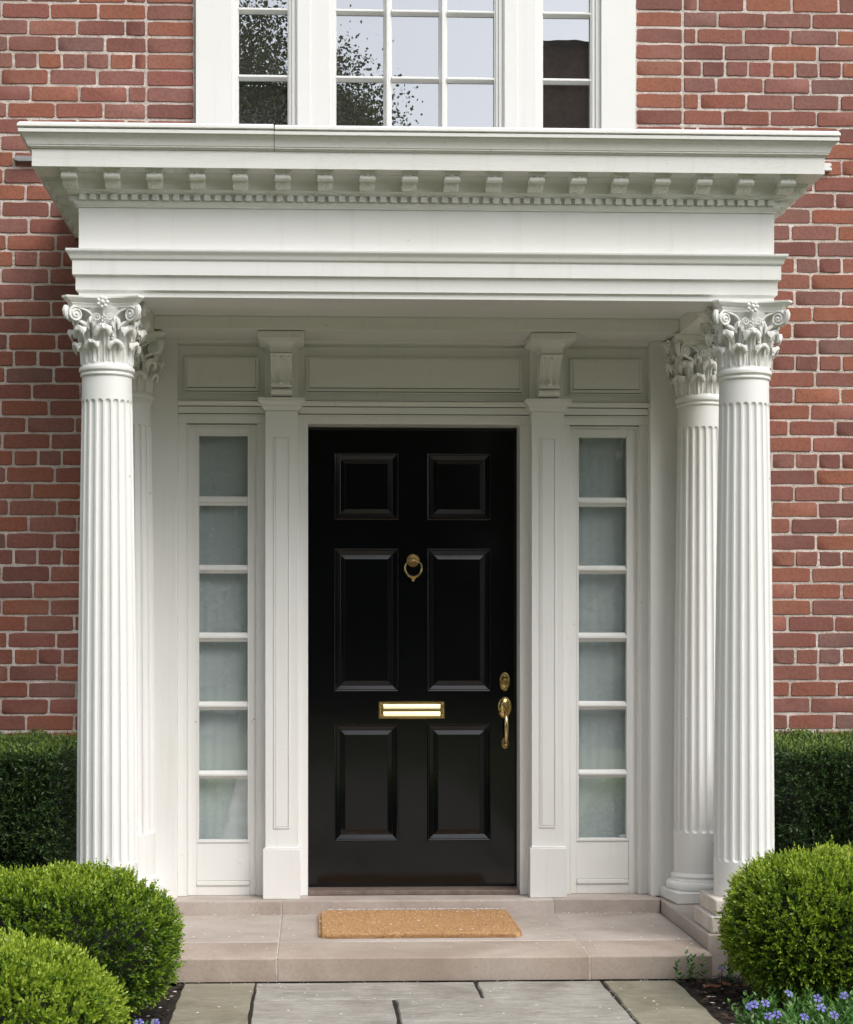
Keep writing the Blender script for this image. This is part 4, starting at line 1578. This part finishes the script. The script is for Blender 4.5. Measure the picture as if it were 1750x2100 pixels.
items = []
items += scatter(95, lambda: (rg.uniform(-1, 1), rg.uniform(-1.1, -.2), .0982), .0055)
items += scatter(26, lambda: (rg.uniform(.6, 1.02), -.185 - abs(rg.normal()) * .015, .0982), .0060)
items += scatter(18, lambda: (rg.uniform(-.9, -.4), -.185 - abs(rg.normal()) * .012, .0982), .0055)
items += scatter(90, lambda: (rg.uniform(-.88, .88), rg.uniform(-2.4, -1.2), .0045), .0058)
items += scatter(40, lambda: (rg.uniform(-.9, .9), -1.195 + rg.uniform(-.02, .01), .001), .0036)
items += scatter(30, lambda: (.625 + rg.uniform(-.012, .012), rg.uniform(-2.3, -1.3), -.004), .0042)
items += scatter(16, lambda: (-.64 + rg.uniform(-.008, .008), rg.uniform(-2.3, -1.25), -.006), .0042)
items += scatter(12, lambda: (-.152 + rg.uniform(-.008, .008), rg.uniform(-2.3, -1.5), -.006), .0042)
items += scatter(60, lambda: (rg.uniform(.92, 1.12), rg.uniform(-2.3, -1.3), .006), .0075)
items += scatter(60, lambda: (rg.uniform(-1.06, -.92), rg.uniform(-2.4, -1.3), .006), .0070)
link('fallen_petals', fast_mesh('fallen_petals', np.array(items), 4, PETAL, None, [(0, 1, 2, 3)]), kind='stuff', label='tiny white fallen petals scattered over stone and mulch', cat='petals')

# coarse mulch chips
CHIP = m_leaf('mulch_chips', [(0, (.012, .008, .006)), (.6, (.045, .028, .020)), (.9, (.10, .060, .042)), (1, (.17, .12, .09))], .9, 0.0)
chips = []
for _ in range(5200):
    s_ = rg.choice([-1, 1])
    x = s_ * rg.uniform(.905, 1.5)
    y = rg.uniform(-3.4, -1.10)
    a = rg.uniform(0, 2 * PI); L = rg.uniform(.006, .020); w = L * rg.uniform(.2, .5)
    d = np.array([math.cos(a), math.sin(a), rg.uniform(-.3, .3)]) * L
    e = np.array([-math.sin(a), math.cos(a), rg.uniform(-.5, .5)]) * w
    c = np.array([x, y, rg.uniform(-.004, .014)])
    chips.append([c - d, c - e, c + d, c + e])
link('bark_mulch', fast_mesh('bark_mulch', np.array(chips), 4, CHIP, None, [(0, 1, 2, 3)]), kind='stuff', label='dark bark mulch chips covering the garden beds', cat='mulch')

# ------------------------------------------------------------------ doormat
COIR = NT('coir_matting')
_v = COIR.coord()
_n = COIR.noise(_v, 240, 3, .7)
_c = COIR.ramp(_n, [(.3, (.36, .20, .085)), (.55, (.56, .345, .165)), (.8, (.74, .50, .28))])
_c = COIR.mix(COIR.ramp(COIR.noise(_v, 5, 3), [(.4, 0), (.65, .6)]), _c, (.42, .25, .12))
COIR.base(_c)
COIR.rough(.95)
COIR.bump(_n, 1, .004)
COIR = COIR.m
MX0, MX1, MY0, MY1, MZ = -.405, .374, -.800, -.205, .097
nx, ny = 150, 110
V = []; F = []
for j in range(ny + 1):
    for i in range(nx + 1):
        u, v = i / nx, j / ny
        # rounded corners
        x = MX0 + (MX1 - MX0) * u
        y = MY0 + (MY1 - MY0) * v
        du = min(x - MX0, MX1 - x); dv = min(y - MY0, MY1 - y)
        R_ = .03
        if du < R_ and dv < R_:
            k = (R_ - math.hypot(R_ - du, R_ - dv)) / max(1e-6, R_)
            if k < 0:
                cx = MX0 + R_ if x < 0 else MX1 - R_
                cy = MY0 + R_ if y < -.5 else MY1 - R_
                dd = Vector((x - cx, y - cy)).normalized() * R_
                x, y = cx + dd.x, cy + dd.y
            e = max(0, k) * R_
        else:
            e = min(du, dv)
        z = .020 * math.sqrt(max(0, 1 - max(0, 1 - e / .010) ** 2)) + .0028 * noise.noise(Vector((x * 150, y * 150, 1))) * (e > .003)
        wob = .0045 * noise.noise(Vector((x * 45, y * 45, 5)))
        V.append((x + wob, y + wob, z))
    pass
for j in range(ny):
    for i in range(nx):
        a = j * (nx + 1) + i
        F.append((a, a + 1, a + nx + 2, a + nx + 1))
mat_root = MB().add(V, F).build('doormat', COIR, None, loc=(0, 0, MZ), label='tan coir doormat on the stone landing before the black door', cat='doormat')
# fibres
fib = []
FIBM = m_leaf('coir_fibres', [(0, (.36, .19, .08)), (.5, (.60, .37, .18)), (1, (.80, .56, .32))], .95, .1)
for _ in range(30000):
    if rg.uniform() < .72:
        x, y = rg.uniform(MX0 + .006, MX1 - .006), rg.uniform(MY0 + .006, MY1 - .006); z = .019
        d = np.array([rg.normal() * .4, rg.normal() * .4, 1.0])
    else:
        side = rg.integers(0, 4)
        if side < 2:
            x = rg.uniform(MX0 + .02, MX1 - .02); y = MY0 if side == 0 else MY1
            d = np.array([rg.normal() * .4, -1 if side == 0 else 1, rg.normal() * .5])
        else:
            y = rg.uniform(MY0 + .02, MY1 - .02); x = MX0 if side == 2 else MX1
            d = np.array([-1 if side == 2 else 1, rg.normal() * .4, rg.normal() * .5])
        z = rg.uniform(.002, .018)
    du = min(x - MX0, MX1 - x); dv = min(y - MY0, MY1 - y)
    if du < .012 and dv < .012: continue
    d = d / np.linalg.norm(d) * rg.uniform(.004, .0095)
    p = np.array([x, y, z])
    w = unit(np.cross(d, rg.normal(size=3))) * .0009
    fib.append([p - w, p + w, p + d])
link('coir_pile', fast_mesh('coir_pile', np.array(fib), 3, FIBM, None, [(0, 1, 2)]), mat_root, kind='stuff')
mp_ = []
mp_ += scatter(60, lambda: (rg.uniform(MX0, MX1), rg.uniform(MY0, MY1), .0235), .0060)
mp_ += scatter(150, lambda: (rg.uniform(MX0 + .03, MX1), MY1 - rg.uniform(-.004, .012), .0235), .0062)
link('fallen_petals', fast_mesh('fallen_petals', np.array(mp_), 4, PETAL, None, [(0, 1, 2, 3)]), None, (0, 0, MZ), kind='stuff', label='white petal specks lying on the coir doormat', cat='petals')

# ------------------------------------------------------------------ what the upstairs glass mirrors, across the street, plus unseen trees added to block sky light
TL = m_leaf('tree_leaves', [(0, (.035, .060, .018)), (.6, (.080, .125, .034)), (1, (.15, .21, .065))], .5, .3)
BARK = m_simple('tree_bark', (.08, .065, .05), .9, 0, 12, .4, .5)

rt = np.random.default_rng(4)


def make_tree(x, y, h, spread, nl, leaf, label, seed, z0=4.0):
    rt = np.random.default_rng(seed)
    tree = empty('street_tree', (x, y, 0), label=label, cat='tree', group='trees across the street')
    m = MB()
    m.tube([(0, 0, 0), (.05, 0, h * .25), (-.1, .1, h * .5), (0, 0, h * .75), (.1, 0, h * .97)], [.30, .24, .18, .12, .04], 10)
    tips = []
    for i in range(34):
        a = rt.uniform(0, 2 * PI); zz = rt.uniform(z0, h * .9); L = spread * rt.uniform(.55, 1.0) * (1.15 - ((zz - z0) / (h - z0)) ** 2 * .75)
        p0 = Vector((0, 0, zz)); p1 = p0 + Vector((math.cos(a) * L * .5, math.sin(a) * L * .5, L * .3)); p2 = p0 + Vector((math.cos(a) * L, math.sin(a) * L, L * .42))
        m.tube([p0, p1, p2], [.06, .035, .012], 6)
        tips += [p1, p1.lerp(p2, .5), p2, p2]
        for q in range(4):
            b = p2.lerp(p1, rt.uniform(0, .7)) + Vector(rt.normal(size=3)) * spread * .2
            m.tube([p1.lerp(p2, .5), b], [.02, .006], 4)
            tips += [b, b, b]
    m.build('trunk', BARK, tree)
    tp = np.array([tuple(p) for p in tips])
    c = tp[rt.integers(0, len(tp), nl)] + rt.normal(size=(nl, 3)) * spread * .10
    d = unit(rt.normal(size=c.shape))
    L = rt.uniform(leaf * .6, leaf * 1.2, len(c))
    link('crown', fast_mesh('crown', leaves(c, d, L, L * .35, .2, rt), 4, TL, None, [(0, 1, 2), (0, 2, 3)]), tree)


make_tree(-3.0, -18.5, 14.5, 3.0, 260000, .062, 'tall leafy tree mirrored in the left part of the upstairs window', 4)
for i, (x, y, h, sp) in enumerate([(-11, -12, 12, 4.5), (-14, -22, 14, 5.5), (-9.5, -31, 11, 5)]):  # unseen trees added to block the left sky and darken the left wall
    make_tree(x, y, h, sp, 9000, .42, ['broad tree standing left of the front garden', 'tallest broad tree at the far left of the street', 'lower tree behind the street on the left'][i], 50 + i, 2.0)
# unseen evergreen belt, added to block low sky and darken the upper porch
rt = np.random.default_rng(9)
N_ = 42000
px_ = rt.uniform(-32, 34, N_)
py_ = -26 - rt.uniform(0, 3.5, N_)
hh_ = 6.6 + 1.2 * np.array([noise.noise(Vector((x * .22, 3, 1))) + .5 * noise.noise(Vector((x * .9, 3, 1))) for x in px_])
c = np.stack([px_, py_, rt.uniform(0, 1, N_) ** .8 * hh_], axis=1)
L = rt.uniform(.25, .5, N_)
link('evergreen_belt', fast_mesh('evergreen_belt', leaves(c, unit(rt.normal(size=c.shape)), L, L * .4, .2, rt), 4, TL, None, [(0, 1, 2), (0, 2, 3)]), kind='stuff', label='belt of evergreens closing the far side of the street', cat='trees')

SLATE = m_simple('slate_roof', (.10, .10, .11), .8, 0, 6, .3)
HB = m_simple('dark_brown_brick', (.16, .095, .070), .9, 0, 5, .5, .4)
HS = m_simple('pale_stucco', (.45, .42, .38), .9, 0, 2, .15)


def far_house(x0, x1, y0, y1, h, ridge, mat, label, name='neighbour_house'):
    r = empty(name, ((x0 + x1) / 2, (y0 + y1) / 2, 0), label=label, cat='house')
    cx, cy = r.location.x, r.location.y
    MB().box(x0 - cx, x1 - cx, y0 - cy, y1 - cy, 0, h).build('wall', mat, r, smooth=0)
    e = .35
    a, b = x0 - cx - e, x1 - cx + e
    c0, c1 = y0 - cy - e, y1 - cy + e
    hip = (x1 - x0) * .28
    MB().add([(a, c0, h), (b, c0, h), (b, c1, h), (a, c1, h), (a + hip, 0, ridge), (b - hip, 0, ridge)], [(0, 1, 5, 4), (1, 2, 5), (2, 3, 4, 5), (3, 0, 4), (3, 2, 1, 0)]).build('roof', SLATE, r, smooth=0)
    GL = m_simple(name + '_glass', (.05, .06, .07), .1)
    n = max(2, int((x1 - x0) / 2.6))
    for fl in range(int(h // 3)):
        for i in range(n):
            wx = x0 - cx + (i + .5) * (x1 - x0) / n
            z0 = 1 + fl * 3
            w = MB().box(wx - .55, wx + .55, y1 - cy + .002, y1 - cy + .05, z0 - .1, z0 + 1.6).build('window', HS, r, smooth=0)
            MB().box(wx - .46, wx + .46, y1 - cy + .052, y1 - cy + .06, z0, z0 + 1.5).build('pane', GL, w, smooth=0)
    return r


far_house(-9.0, 3.4, -50, -40, 13.2, 17.4, HS, 'pale stucco house with slate hip roof mirrored low in the centre window panes')
far_house(5.25, 17, -50, -39, 16.9, 18.2, HB, 'dark brown brick house mirrored in the right hand window panes')
